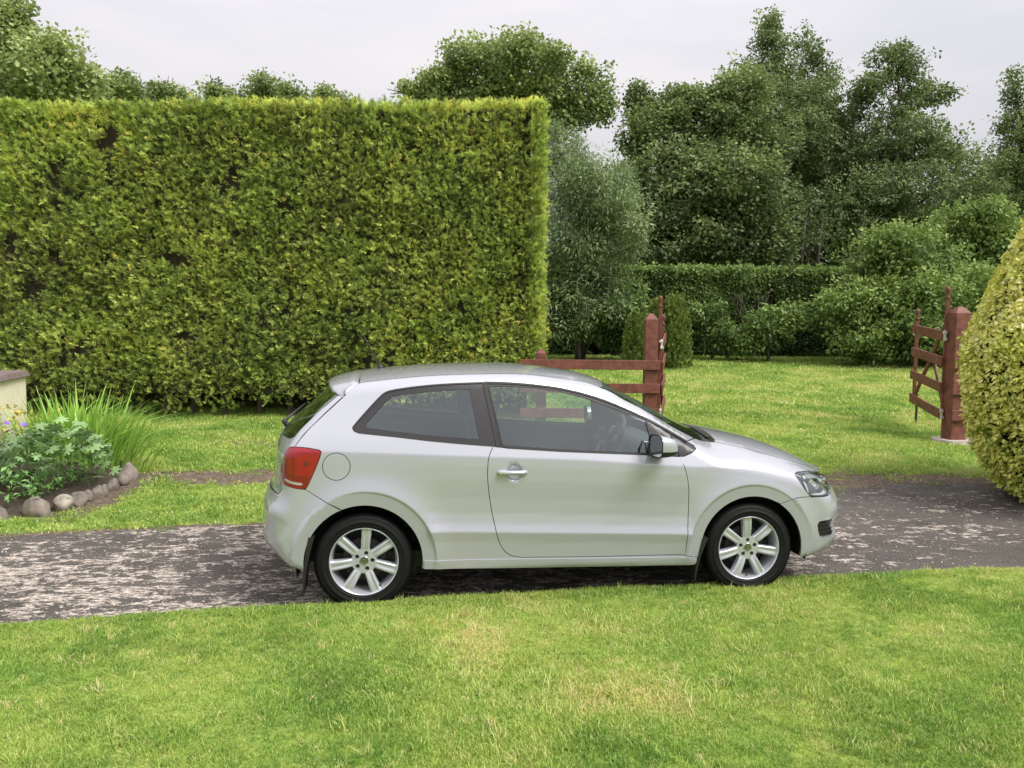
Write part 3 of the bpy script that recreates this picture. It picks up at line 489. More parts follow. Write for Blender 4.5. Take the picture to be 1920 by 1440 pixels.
def grass(name,kitname,x,y,zoff,s0,s1,thr=.55,tall=0):
    ne,fe=near_edge(x),far_edge(x); jit=.035*(fbm(x,y,3.5,1)-.5)*2
    onl=(y<ne+jit-.01)|(y>fe+jit*2)
    bedm=(x<-4.12)&(y>6.75)&(y<9.6)
    d=dirt(x,y)+rng.normal(0,.10,len(x)); k=onl&~bedm&(d<thr)
    x,y=x[k],y[k]; z=hz(y)+zoff*(y<near_edge(x)); n=len(x)
    pt=fbm(x,y,1.5,21); tint=np.clip(.02+1.25*(pt-.20)+rng.normal(0,.17,n)+.25*dirt(x,y),0,1)
    tint=np.where(rng.random(n)<.05,rng.uniform(.8,1,n),tint)
    for c0,c1 in ((13.2,.35),(14.6,.38),(16.4,.42),(12.2,.30)): tint=tint-.22*np.exp(-((y-(c0-c1*(x-3)))/.10)**2)*(x>1.5)+.12*np.exp(-((y-.35-(c0-c1*(x-3)))/.18)**2)*(x>1.5)
    straw=np.clip((fbm(x,y,2.2,71)-.60)*6,0,1)*(rng.random(n)<.5); tint=np.clip(tint+.14*straw,0,1)
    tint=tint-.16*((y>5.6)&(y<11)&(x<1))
    h=s0+(s1-s0)*rng.random(n); h*= .60+.95*fbm(x,y,2.4,31)
    lean=rng.normal(0,.13,(n,2)); rot=np.stack([lean[:,0],lean[:,1],rng.uniform(0,6.28,n)],1)
    return scatter(name,kitname,np.stack([x,y,z],1),rot,h,tint)
x,y=lawn_points(52000,-3.6,4.6,2.3,5.7)
w=rng.random(len(x))<np.clip(3.4/y,0,1)**1.2
grass('lawn_grass','grass_near',x[w],y[w],.038,.8,1.15)
x=rng.uniform(-4,5,5200); y=near_edge(x)-np.abs(rng.normal(0,.035,len(x)))-.012
grass('lawn_edge_grass','grass_near',x,y,.034,.85,1.3,thr=2)
x,y=lawn_points(950,-3.5,4.5,2.4,5.4)
grass('lawn_grass_tufts','grass_tall',x,y,.036,.7,1.05)
x,y=lawn_points(34000,-8,9,5.8,13.2)
grass('verge_grass','grass_far',x,y,0,.65,1.15)
x,y=lawn_points(30000,-3,15,12.5,27)
grass('back_lawn_grass','grass_far',x,y,0,1.0,1.7)
# small clover and daisy specks
V,Fc=[],[]
for i in range(6):
    a=i*1.047; leaf(V,Fc,(0,0,0),(math.cos(a),math.sin(a),.25),(0,0,1),.012,.008)
kit('daisy',[(V,Fc)],pmat('daisy_petal',(.8,.8,.78),.6))
x,y=lawn_points(900,-6,13,5.8,24); n=len(x); k=(y>far_edge(x)+.15)&(dirt(x,y)<.4)&(fbm(x,y,.9,44)>.5)&~((x<-4.1)&(y<9.6)); x,y=x[k],y[k]
scatter('lawn_daisies','daisy',np.stack([x,y,hz(y)+.035],1),rng.uniform(0,.5,(len(x),3)),.5+.6*rng.random(len(x)),rng.random(len(x)))
# ================================================================== clipped conifer hedge
def frond(n,L,w):
    V=[];Fc=[];sg=random.choice((-1,1))
    for i in range(n):
        t=(i+1)/(n+1); b=Vector((random.gauss(0,.004),L*t*.8,random.gauss(0,.006))); s=(-1)**i
        ang=s*random.uniform(.35,.95); l=L*random.uniform(.28,.5)*(1.15-.5*t)
        d=Vector((math.sin(ang),math.cos(ang),random.uniform(-.35,.35)))
        nn=Vector((random.gauss(0,.5),random.gauss(0,.3),1)); s_=d.cross(nn).normalized()*w*.5*random.uniform(.8,1.3); k=len(V)
        V+=[b,b+d*l*.5+s_,b+d*l,b+d*l*.5-s_]; Fc+=[(k,k+1,k+2),(k,k+2,k+3)]
    d=Vector((0,1,0)); k=len(V); V+=[Vector((0,0,0)),Vector((w*.5,L*.6,0)),Vector((0,L*1.05,random.gauss(0,.01))),Vector((-w*.5,L*.6,0))]; Fc+=[(k,k+1,k+2),(k,k+2,k+3)]
    return V,Fc
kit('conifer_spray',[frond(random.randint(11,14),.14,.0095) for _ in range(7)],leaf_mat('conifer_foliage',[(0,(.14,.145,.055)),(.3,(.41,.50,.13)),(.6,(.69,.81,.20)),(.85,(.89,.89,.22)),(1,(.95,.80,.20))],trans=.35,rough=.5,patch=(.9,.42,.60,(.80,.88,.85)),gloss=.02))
HX0,HX1,HY0,HY1=-11.0,.40,12.2,14.2
def hedge_top(x): return 5.15+.015*(x+4)+.03*np.sin(x*1.3)
def make_hedge():
    h=tag(empty('conifer_hedge',(-5.3,13.2,.3)),'tall clipped golden green conifer hedge with flat top behind the car','hedge')
    inv=Vector((5.3,-13.2,-.3))
    # dark brown core sheets, added to block light inside the foliage
    bm=bmesh.new(); nx,nz=60,26
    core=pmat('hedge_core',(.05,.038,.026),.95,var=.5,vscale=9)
    V=[];Fc=[]
    def sheet(f,nu,nv):
        k=len(V)
        for i in range(nu+1):
            for j in range(nv+1): V.append(f(i/nu,j/nv))
        for i in range(nu):
            for j in range(nv): Fc.append((k+i*(nv+1)+j,k+(i+1)*(nv+1)+j,k+(i+1)*(nv+1)+j+1,k+i*(nv+1)+j+1))
    def bulge(u,v): return .10*(vnoise(u,v,1.3,51)-.5)
    sheet(lambda u,v:(HX0+(HX1-.13-HX0)*u+5.3,HY0+.20+float(bulge(u*9,v*4))-13.2,.66+(4.47)*v-.3),60,26)
    sheet(lambda u,v:(HX1-.17+5.3,HY0+.08+(HY1-HY0-.25)*u-13.2,.38+4.72*v-.3),8,20)
    sheet(lambda u,v:(HX0+(HX1-.15-HX0)*u+5.3,HY0+.2+(HY1-HY0-.4)*v-13.2,float(hedge_top(HX0+(HX1-HX0)*u))-.14-.3),40,8)
    sheet(lambda u,v:(HX0+(HX1-.15-HX0)*u+5.3,HY1-.2-13.2,.3+4.7*v-.3),20,8)
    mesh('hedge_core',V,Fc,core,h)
    # bare stems at the base
    hb=pmat('hedge_bark',(.06,.045,.035),.9,var=.4); x=HX0+.3
    while x<HX1:
        V,Fc=tube_data([(x+5.3,HY0+.35-13.2,-.1),(x+random.gauss(0,.05)+5.3,HY0+.35+random.gauss(0,.05)-13.2,.8)],[.05,.03],6); mesh('stem',V,Fc,hb,h); x+=random.uniform(.35,.6)
    # sprays
    P=[];D=[];T=[]
    n=76000
    x=rng.uniform(HX0,HX1,n); z=.50+ (4.67)*rng.random(n); z=np.minimum(z,hedge_top(x)-.02)
    b=.13*(fbm(x,z,1.1,51)-.5)*2+.05*(vnoise(x,z,4,8)-.5); hole=fbm(x,z,2.6,77); kk=(hole>.225+.09*rng.random(n))&~((z<.85)&(rng.random(n)<.8-(z-.55)*1.4))
    dep=rng.random(n)**2*.16
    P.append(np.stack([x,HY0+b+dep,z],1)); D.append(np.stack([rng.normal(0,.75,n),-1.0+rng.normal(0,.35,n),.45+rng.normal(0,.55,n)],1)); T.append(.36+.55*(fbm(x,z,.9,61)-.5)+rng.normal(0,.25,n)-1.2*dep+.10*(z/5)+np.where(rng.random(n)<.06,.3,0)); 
    P[0]=P[0][kk];D[0]=D[0][kk];T[0]=T[0][kk]
    n=9000; yy=rng.uniform(HY0,HY1,n); z=.5+4.65*rng.random(n); kk=~((z<.8)&(rng.random(n)<.6))
    b=.08*(fbm(yy,z,1.3,52)-.5)*2+.06*np.maximum(0,1-(yy-HY0)/.3)*-1
    P.append(np.stack([HX1+b-rng.random(n)**2*.1,yy,z],1)[kk]); D.append(np.stack([1+rng.normal(0,.4,n),-.15+rng.normal(0,.6,n),.7+rng.normal(0,.5,n)],1)[kk]); T.append((.50+rng.normal(0,.18,n))[kk])
    n=11000; x=rng.uniform(HX0,HX1,n); yy=HY0+(HY1-HY0)*rng.random(n)**1.6
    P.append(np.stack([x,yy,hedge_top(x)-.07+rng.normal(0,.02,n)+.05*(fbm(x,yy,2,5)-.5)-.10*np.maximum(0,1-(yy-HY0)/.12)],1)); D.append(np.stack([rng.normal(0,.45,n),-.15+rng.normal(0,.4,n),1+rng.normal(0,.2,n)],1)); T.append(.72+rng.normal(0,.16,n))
    n=3600; z=.55+4.6*rng.random(n)
    P.append(np.stack([HX1-.02+rng.normal(0,.05,n)+.03*(vnoise(z,z,1.3,4)-.5),HY0+.02+rng.normal(0,.05,n),z],1)); D.append(np.stack([.6+rng.normal(0,.5,n),-.7+rng.normal(0,.5,n),.5+rng.normal(0,.5,n)],1)); T.append(.45+rng.normal(0,.22,n))
    P=np.concatenate(P);D=np.concatenate(D);T=np.concatenate(T); n=len(P)
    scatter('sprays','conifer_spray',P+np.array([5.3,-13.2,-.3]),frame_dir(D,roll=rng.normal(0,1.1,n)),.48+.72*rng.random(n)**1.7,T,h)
    # a few low shoots springing from the foot of the hedge
    x=rng.uniform(-5.4,-4.2,60); z=.35+.35*rng.random(60)
    scatter('sprays','conifer_spray',np.stack([x+5.3,np.full(60,HY0-.08-13.2)+rng.normal(0,.05,60),z-.3],1),frame_dir(np.stack([rng.normal(0,.6,60),-.6+rng.normal(0,.3,60),.8+rng.normal(0,.3,60)],1)),.7+.4*rng.random(60),.35+rng.normal(0,.1,60),h)
make_hedge()
# ================================================================== trees and shrubs
def cluster(nl,rad,l,w,flat=.6,droop=.3,fold=.25):
    V=[];Fc=[]
    for _ in range(nl):
        p=rvec()*rad*random.random()**.5; p.z*=flat; d=(p.normalized()*.8+rvec()*.7); d.z-=droop
        leaf(V,Fc,p,d,Vector((0,0,1))+rvec()*.7,l*random.uniform(.7,1.2),w*random.uniform(.7,1.2),fold)
    return V,Fc
def lm(name,c0,c1,c2,**k): return leaf_mat(name,[(0,c0),(.5,c1),(1,c2)],**k)
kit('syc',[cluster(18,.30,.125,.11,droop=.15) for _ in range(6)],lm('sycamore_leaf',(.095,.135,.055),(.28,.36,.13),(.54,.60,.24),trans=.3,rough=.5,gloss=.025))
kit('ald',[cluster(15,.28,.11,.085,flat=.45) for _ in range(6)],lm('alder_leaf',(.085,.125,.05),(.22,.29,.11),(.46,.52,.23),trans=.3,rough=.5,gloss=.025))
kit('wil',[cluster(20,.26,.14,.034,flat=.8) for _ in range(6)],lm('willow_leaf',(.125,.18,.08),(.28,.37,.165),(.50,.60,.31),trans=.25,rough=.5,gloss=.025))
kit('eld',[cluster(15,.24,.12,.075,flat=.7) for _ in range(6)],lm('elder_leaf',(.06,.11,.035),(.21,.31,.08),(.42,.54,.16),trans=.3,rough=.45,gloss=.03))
kit('seed',[cluster(9,.10,.07,.035,flat=1.6,droop=1) for _ in range(3)],lm('seed_wing',(.16,.14,.05),(.28,.2,.09),(.42,.3,.17),trans=.3))
kit('umbel',[cluster(10,.12,.07,.06,flat=.2,droop=0) for _ in range(2)],lm('elder_flower',(.5,.5,.38),(.6,.58,.45),(.7,.68,.55),trans=.2))
bark=pmat('tree_bark',(.075,.062,.05),.9,var=.45,vscale=6,bump=.4,bscale=30)
def make_tree(T):
    lobes=np.array(T['lobes']); d=T['d']
    cx=float(np.average(lobes[:,0],weights=lobes[:,3]*lobes[:,4])); base=Vector((cx+T.get('dx',0),d,float(hz(d))-.05))
    root=tag(empty(T['name'],base),T['label'],'tree' if 'tree' in T['name'] else 'shrub')
    shrub='shrub' in T['name']; Ztop=lobes[:,2].max()-base.z
    V=[];Fc=[];Vb=[];Fb=[]
    r0=.05 if shrub else .16
    top=Vector((0,0,Ztop*.82)); pts=[Vector((math.sin(i*1.7)*.06*Ztop/10,math.cos(i*2.1)*.05,Ztop*.82*i/6)) for i in range(7)]
    tube_data(pts,[r0*(1-i/7.2) for i in range(7)],7,V,Fc)
    mesh('trunk',V,Fc,bark,root,smooth=True)
    for lx,ly,lz,rx,rz in lobes:
        c=Vector((lx,ly,lz))-base; zt=max(.15*Ztop,min(c.z-.3*rz-.45*math.hypot(c.x,c.y),Ztop*.75)); s=Vector((pts[min(6,int(zt/(Ztop*.82)*6))].x,0,max(.05,zt)))
        m=(s+c)/2+Vector((0,0,.12*(c-s).length))
        tube_data([s,m,c,c+(c-m)*.5],[r0*.45,r0*.3,r0*.16,.012],5,Vb,Fb)
        for _ in range(4):
            e=c+rvec()*.75*rx; tube_data([m.lerp(c,.6),e],[r0*.14,.008],4,Vb,Fb)
    mesh('branches',Vb,Fb,bark,root,smooth=True)
    P=[];D=[];Tn=[]
    hue=T['hue']
    def clump(li,lx,ly,lz,so,sr_,dn,core=False):
        a_,b_,c_=sr_; area=4*math.pi*((a_*b_+a_*c_+b_*c_)/3); n=int(area*T['dens']*dn)+6; th=rng.normal(0,.10)
        u=nrm(rng.normal(0,1,(n,3))+np.array([0,0,.12])); rr=(.30+1.0*rng.random(n)**.75)[:,None]*np.where(rng.random(n)<.10,1.35,1)[:,None]
        if core:
            rr=(.40+.68*rng.random(n)**.6)[:,None]*(1+.55*(fbm(u[:,0]*2+li*3,u[:,2]*2+u[:,1],2.2,90+li)-.5)*2)[:,None]*np.where(rng.random(n)<.05,1.22,1)[:,None]
        q=u*rr*sr_+so
        gap=fbm((q[:,0]+lx)*1.0,(q[:,2]+lz)*1.0+q[:,1]*.4,2.3,33+li)
        k=gap>(.375 if core else .42)
        P.append(q[k]+np.array([lx,ly,lz])); D.append(u[k])
        Tn.append(np.clip(hue+th+.15*(gap[k]-.5)+.20*u[k][:,2]+rng.normal(0,.10,k.sum()),0,1))  # tops tinted lighter than undersides: light from above put into leaf colour
    for li,(lx,ly,lz,rx,rz) in enumerate(lobes):
        ry=(rx+rz)/2*.9
        ns=int(np.clip(7+6*rx*rz,8,20)); cu=nrm(rng.normal(0,1,(ns,3))+np.array([0,-.25,.1])); cr_=np.array([rx,ry,rz])*.68
        subs=[(np.array([0,.15,-.1])*rz,np.array([rx,ry,rz]))]+[(c_*cr_*rng.uniform(.8,1.25),np.array([rx,ry,rz*.8])*rng.uniform(.22,.50)*np.array([rng.uniform(.8,1.3),1,1])) for c_ in cu]
        for si,(so,sr_) in enumerate(subs): clump(li,lx,ly,lz,so,sr_,11 if si==0 else 4.5,si==0)
    P=np.concatenate(P);Tn=np.concatenate(Tn);n=len(P)
    keep=P[:,2]>hz(P[:,1])+.05; P=P[keep];Tn=Tn[keep];n=len(P)
    rot=np.stack([rng.normal(0,.4,n),rng.normal(0,.4,n),rng.uniform(0,6.28,n)],1)
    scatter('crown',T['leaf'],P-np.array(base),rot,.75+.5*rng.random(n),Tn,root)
    if T.get('seeds'):
        k=rng.choice(n,46); Q=P[k]-np.array(base); Q[:,1]-=.25
        scatter('seed_clusters','seed',Q,rng.uniform(0,6.28,(46,3))*np.array([.1,.1,1]),.8+.6*rng.random(46),rng.random(46),root)
    if T.get('flowers'):
        k=rng.choice(np.where(P[:,1]<np.median(P[:,1]))[0],14); Q=P[k]-np.array(base); Q[:,1]-=.2; Q[:,2]+=.1
        scatter('flower_heads','umbel',Q,rng.uniform(0,.5,(14,3)),.7+.5*rng.random(14),rng.random(14),root)
for T in TREES: make_tree(T)
# far woodland closing the view behind the trees: reads as one mass
n=9500; x=rng.uniform(-10,26,n); yy=rng.uniform(34.5,38,n); zt=8.6+2.0*(fbm(x,yy*0,.35,70)-.5)*2; z=.8+(zt-.8)*rng.random(n)**.8
k=~((x<3.0)&(z>5.0)); 
scatter('far_wood','syc',np.stack([x,yy,z],1)[k],rng.uniform(0,6.28,(n,3))[k]*np.array([.1,.1,1]),1.5+.7*rng.random(k.sum()),.22+rng.normal(0,.12,k.sum()))
tv=[];tf=[]
# slim trunks one can pick out above the back hedge
for i,(tx,ty) in enumerate(((4.6,26.2),(8.55,26.8),(9.2,27.5),(9.75,26.6),(10.5,27.1),(11.6,26.4))):
    b=Vector((tx,ty,float(hz(ty)))); V,Fc=tube_data([(0,0,-.1),(.05,0,1.5),(-.03,.05,3.2),(.1,0,4.6)],[.10,.085,.065,.02],7)
    Vb=V[:];Fb=Fc[:]
    for k in range(5):
        z=2.4+k*.4; a=random.uniform(0,6.28); tube_data([(0,0,z),(math.cos(a)*.7,math.sin(a)*.7,z+.5)],[.03,.008],4,Vb,Fb)
    r=tag(empty('slender_tree',b),['slim bare trunk behind the beech hedge, leftmost under the sycamore','slim dark trunk above the beech hedge, left of the close group','slim trunk standing in the close group above the beech hedge, second from left','slim trunk in the middle of the close group above the beech hedge','slim trunk above the beech hedge, second from the right','slim trunk above the beech hedge nearest the bright shrub'][i],'tree','slim trunks behind the beech hedge')
    mesh('trunk',Vb,Fb,bark,r,smooth=True)
    q=np.stack([rng.normal(0,.6,34),rng.normal(0,.5,34),rng.uniform(3.4,5.4,34)],1); scatter('crown','ald',q,rng.uniform(0,6.28,(34,3))*np.array([.1,.1,1]),.8+.4*rng.random(34),.2+rng.normal(0,.1,34),r)
# clipped beech hedge across the back of the lawn
h=tag(empty('beech_hedge',(6.3,23.6,.95)),'clipped dark green beech hedge across the far end of the lawn','hedge')
x0,x1,y0,y1=-1.5,10.4,23.1,24.4
V=[];Fc=[]; bm=bmesh.new(); box_bm(bm,((x0+x1)/2-6.3,(y0+y1)/2+.12-23.6,1.18),(x1-x0-.3,y1-y0-.3,2.2)); bm_obj('hedge_core',bm,pmat('beech_core',(.012,.012,.008),.95),h)
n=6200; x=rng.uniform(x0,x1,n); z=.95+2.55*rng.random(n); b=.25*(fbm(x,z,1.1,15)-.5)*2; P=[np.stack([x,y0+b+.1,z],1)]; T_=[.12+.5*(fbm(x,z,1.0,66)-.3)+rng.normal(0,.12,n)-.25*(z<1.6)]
kk=(fbm(x,z,1.4,16)>.36)|(z>3.1); P[0]=P[0][kk];T_[0]=T_[0][kk]
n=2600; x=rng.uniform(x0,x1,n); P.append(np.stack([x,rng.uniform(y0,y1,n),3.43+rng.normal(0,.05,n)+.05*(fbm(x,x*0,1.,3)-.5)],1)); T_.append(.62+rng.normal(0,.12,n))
P=np.concatenate(P);T_=np.concatenate(T_);n=len(P)
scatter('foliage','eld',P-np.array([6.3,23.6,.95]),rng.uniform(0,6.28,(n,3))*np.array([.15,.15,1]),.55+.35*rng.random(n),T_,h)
# bare-branched bush in front of the beech hedge
r=tag(empty('bare_bush',(6.95,22.7,.9)),'bare pale branched bush in front of the beech hedge','shrub')
V=[];Fc=[]
def br(p,d,l,rad,dep):
    e=p+d*l; m=p+d*l*.5+rvec()*l*.07; tube_data([p,m,e],[rad,rad*.8,rad*.6],5,V,Fc)
    if dep:
        for _ in range(random.choice((2,3))): br(e,(d+rvec()*.55+Vector((0,0,.1))).normalized(),l*random.uniform(.6,.8),rad*.58,dep-1)
br(Vector((0,0,-.05)),Vector((-.12,0,1)).normalized(),.75,.035,4)
br(Vector((.1,0,-.05)),Vector((-.45,.1,1)).normalized(),.6,.022,3)
mesh('branches',V,Fc,pmat('pale_bark',(.17,.13,.10),.85,var=.3),r,smooth=True)
# three small upright conifers
kit('scale_spray',[frond(7,.16,.03) for _ in range(5)],lm('cypress_leaf',(.06,.10,.025),(.15,.21,.045),(.28,.34,.085),trans=.2,rough=.5,gloss=.02))
for i,(cx,cy,cz,rx,rz) in enumerate(CONIFERS):
    b=(cx,cy,float(hz(cy))); r=tag(empty('dwarf_conifer',b),['smallest upright dwarf conifer, left of the two taller ones','middle upright dwarf conifer right behind the left gate post','broadest upright dwarf conifer, right of the left gate post'][i],'conifer')
    V,Fc=tube_data([(0,0,-.05),(0,0,rz*1.2)],[.05,.015],6); mesh('trunk',V,Fc,bark,r)
    n=int(2600*rx*rz)+250; z=rng.random(n); nsp=[2,2,5][i]; sp=rng.integers(0,nsp,n); ang=sp*6.28/nsp+.6
    off=np.stack([np.cos(ang),np.sin(ang)],1)*rx*(.35 if i==2 else .25); hh=1-.14*((sp*37)%5)/4
    rad=rx*(.75 if i==2 else .8)*np.sqrt(np.clip(1-(z*1.02-.12)**4,0,1))*(1-.55*z**3)*(.75+.25*rng.random(n)); a=rng.uniform(0,6.28,n)
    Pz=z*hh*rz*2.0*1.02
    P=np.stack([off[:,0]*(1-.3*z)+np.cos(a)*rad*.8,off[:,1]*(1-.3*z)+np.sin(a)*rad*.8,Pz],1)
    D=np.stack([np.cos(a)*.45,np.sin(a)*.45,np.ones(n)],1)+rng.normal(0,.15,(n,3))
    scatter('foliage','scale_spray',P,frame_dir(D,roll=rng.uniform(0,6.28,n)),.7+.5*rng.random(n),.5+.2*np.cos(a*nsp)+rng.normal(0,.13,n)+.1*z,r)
# ================================================================== gateway: red-brown painted posts, rails and gate leaves
wood=pmat('red_brown_woodstain',(.160,.052,.034),.6,var=.38,vscale=11,bump=.25,bscale=60)
zinc=pmat('galvanised_steel',(.72,.72,.72),.4,metal=.6)
darkbolt=pmat('black_iron',(.03,.03,.03),.5)
def post(name,label,x,y,w,top,rz=0,cap=.09,group=None):
    g=float(hz(y)); r=tag(empty(name,(x,y,g),rz),label,'post',group)
    bm=bmesh.new(); H=top-g-cap; box_bm(bm,(0,0,H/2-.15),(w,w,H+.3)); bm_obj('shaft',bm,wood,r,bevel=.008)
    V=[(-w/2,-w/2,H),(w/2,-w/2,H),(w/2,w/2,H),(-w/2,w/2,H)]+[(sx*w*.13,sy*w*.13,H+cap) for sx,sy in((-1,-1),(1,-1),(1,1),(-1,1))]
    V=[(a,b,c+.002) for a,b,c in V]
    mesh('cap',V,[(0,1,5,4),(1,2,6,5),(2,3,7,6),(3,0,4,7),(4,5,6,7),(3,2,1,0)],wood,r); return r
post('gate_post','thick red brown gate post with pyramid top behind the car roof',2.045,11.6,.185,1.954)
fp=post('fence_post','short red brown fence post at the right end of the clipped hedge',.43,11.66,.15,1.416,cap=.06)
f=tag(empty('post_and_rail_fence',(1.2,11.5,.24)),'red brown rail fence between the hedge end and left gate post','fence')
for z in (1.199,.855,.485): beam('rail',(.12-1.2,-.02,z-.24),(2.172-1.2,-.02,z-.24),.142,.035,wood,f)
post('gate_post','thick red brown gate post on a concrete pad beside the golden bush',6.14,10.82,.225,2.061,rz=.1)
f=tag(empty('post_and_rail_fence',(7.4,10.7,.18)),'red brown rail fence running right behind the golden bush','fence')
for z in (1.285,.925,.57): beam('rail',(6.02-7.4,-.02,z-.18),(9.2-7.4,.25,z-.18),.145,.035,wood,f)
bm=bmesh.new(); box_bm(bm,(7.9-7.4,.22,.55),(.14,.14,1.5)); bm_obj('post',bm,wood,f,bevel=.006)
# concrete pad
bm=bmesh.new(); bmesh.ops.create_cone(bm,cap_ends=True,segments=22,radius1=.30,radius2=.285,depth=.10,matrix=Matrix.Translation((6.16,10.84,float(hz(10.84))-.012)))
for v in bm.verts: v.co.x+=random.gauss(0,.008); v.co.y+=random.gauss(0,.008)
tag(bm_obj('concrete_pad',bm,pmat('concrete',(.42,.38,.33),.85,var=.2,vscale=18)),'pale round concrete pad under the right gate post','concrete')
def gate_leaf(label,a,b,za,zb,tall,short,side,foot):
    """a,b hinge and free ground points; za/zb rail centre heights at hinge / free end; side: which face the rails sit on"""
    a=Vector((*a,0));b=Vector((*b,0)); r=tag(empty('gate_leaf',(a.x,a.y,float(hz(a.y)))),label,'gate'); g=r.location.z
    d=(b-a).normalized(); n=Vector((d.y,-d.x,0))*side; L=(b-a).length
    def Pt(u,z,o=0): 
        p=d*u+n*o; return (p.x,p.y,z-g)
    up=(0,0,1)
    beam('hinge_stile',Pt(.03,za[-1]-.07),Pt(.03,tall),.055,.045,wood,r,up=n)
    beam('free_stile',Pt(L-.05,zb[-1]-.1),Pt(L-.05,short),.05,.04,wood,r,up=n)
    for z1,z2 in zip(za,zb): 
        rl=beam('rail',Pt(-.01,z1,.045),Pt(L,z2,.045),.135,.03,wood,r)
        V=[];Fc=[]
        for u in (.05,.18,.55*L,L-.07):
            z=z1+(z2-z1)*u/L
            for q in(0,):
                k=len(V); c=Vector(Pt(u,z+.01,.0625))
                for t in range(6): V.append(c+d*(.006*math.cos(t*1.047))+Vector((0,0,.006*math.sin(t*1.047)))+n*.0)
                Fc.append(tuple(range(k,k+6)))
        mesh('bolt_heads',V,Fc,zinc,rl)['kind']='stuff'
    beam('brace',Pt(.05,tall-.33,0),Pt(L-.06,zb[-1]+.02,0),.075,.03,wood,r)
    beam('brace',Pt(L*.42,(za[1]+zb[1])/2-.08,-.035),Pt(.08,za[-1]+.03,-.035),.07,.028,wood,r)
    for u,z in ((.03,tall),(L-.05,short)):
        V,Fc=tube_data([(0,0,-.005),(0,0,.03),(0,0,.05),(0,0,.085),(0,0,.13),(0,0,.16),(0,0,.175)],[.030,.030,.018,.030,.036,.026,.008],10)
        o=mesh('finial',V,Fc,wood,r,smooth=True); o.location=Pt(u,z)
    for z in (za[0],za[-1]):
        bm=bmesh.new(); p=Vector(Pt(-.025,z,.03)); box_bm(bm,p,(.03,.03,.15)); box_bm(bm,p+Vector((-.012,-.02,.045)),(.06,.012,.035)); box_bm(bm,p+Vector((.0,-.02,-.045)),(.05,.012,.035)); bm_obj('hinge',bm,zinc,r,bevel=.003)
    if foot:
        V,Fc=tube_data([Pt(L-.09,zb[-1]+.05,-.03),Pt(L-.09,float(hz(b.y))-.05,-.03)],.018,8); mesh('drop_bolt',V,Fc,darkbolt,r)
    return r
gate_leaf('open right gate leaf showing its four rails, brace and drop bolt',(6.02,10.88),(6.33,12.32),(1.66,1.305,.94,.57),(1.76,1.41,1.05,.684),2.17,1.90,-1,True)
gate_leaf('open left gate leaf seen edge-on beside the left gate post',(2.195,11.68),(2.50,13.05),(1.50,1.17,.83,.47),(1.60,1.27,.93,.57),2.05,1.80,1,True)
# ================================================================== cream garden wall
w=tag(empty('garden_wall',(-5.97,9.6,.0)),'cream rendered garden wall end with brown coping at the left edge','wall')
d=Vector((.33,-1,0)).normalized(); nn=Vector((-d.y,d.x,0))*-1
rot=Matrix((d,Vector((d.y,-d.x,0))*1,Vector((0,0,1)))).transposed()
nl=Vector((-1,-.33,0)).normalized()
rot=Matrix((d,-nl,Vector((0,0,1)))).transposed()
bm=bmesh.new(); box_bm(bm,d*1.5+nl*.14+Vector((0,0,.53)),(3.0,.28,1.12),rot); bm_obj('render_face',bm,pmat('cream_render',(.86,.79,.60),.85,var=.06,vscale=8,bump=.5,bscale=120),w,bevel=.01)
bm=bmesh.new()
vs_=box_bm(bm,d*1.46+nl*.14+Vector((0,0,1.13)),(3.06,.36,.075),rot)
for v in vs_:
    if v.co.z>1.13: v.co-= (v.co-(d*v.co.dot(d)+nl*.14+Vector((0,0,v.co.z))))*.22
bm_obj('coping',bm,pmat('brown_coping',(.17,.125,.115),.8,var=.25,vscale=9,bump=.3,bscale=60),w,bevel=.012)
# ================================================================== golden clipped bush
b=tag(empty('golden_bush',(5.65,7.72,0)),'clipped egg shaped golden variegated bush at the right edge','bush')
def oval(n):
    V=[];Fc=[]
    for _ in range(n):
        p=rvec()*.035; d=Vector((random.gauss(0,.8),random.uniform(.05,.6),random.gauss(0,.8)))
        leaf(V,Fc,p,d,Vector((0,1,0))+rvec()*.7,random.uniform(.042,.062),random.uniform(.024,.033),.3)
    return V,Fc
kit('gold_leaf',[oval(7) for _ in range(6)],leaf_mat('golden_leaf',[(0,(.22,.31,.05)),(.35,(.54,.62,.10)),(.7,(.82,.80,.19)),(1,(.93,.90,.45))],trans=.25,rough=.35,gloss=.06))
BZ=[-.02,.0,.196,.516,.887,1.31,1.62,1.99,2.455,2.92,3.1,3.2]; BR=[.20,.38,.70,.89,.985,1.055,1.03,.90,.71,.51,.34,.02]
V,Fc=lathe_data([(max(.01,r-.13),z+.02) for z,r in zip(BZ,BR)],28); V=[(a,c,bz) for a,bz,c in V]
mesh('core',V,Fc,pmat('bush_core',(.03,.025,.012),.95),b)
V,Fc=tube_data([(0,0,-.1),(0,0,.5)],[.06,.05],8); mesh('trunk',V,Fc,bark,b)
n=11000; z=rng.uniform(.02,3.17,n); rr=np.interp(z,BZ,BR); k=rng.random(n)<rr/1.06; z,rr=z[k],rr[k]; n=len(z); a=rng.uniform(0,6.28,n)
bump=.07*(fbm(a*2,z,1.8,14)-.5)*2; dep=rng.random(n)**2*.09-np.where(rng.random(n)<.03,.05*rng.random(n),0); r_=rr+bump-dep
P=np.stack([np.cos(a)*r_,np.sin(a)*r_,z],1); D=np.stack([np.cos(a),np.sin(a),.35+0*a],1)
scatter('foliage','gold_leaf',P,frame_dir(D,roll=rng.uniform(0,6.28,n)),.8+.45*rng.random(n),.52+.22*(z/3)+.5*(fbm(a*2,z*1.5,1.6,23)-.5)+rng.normal(0,.14,n)-3*dep,b)
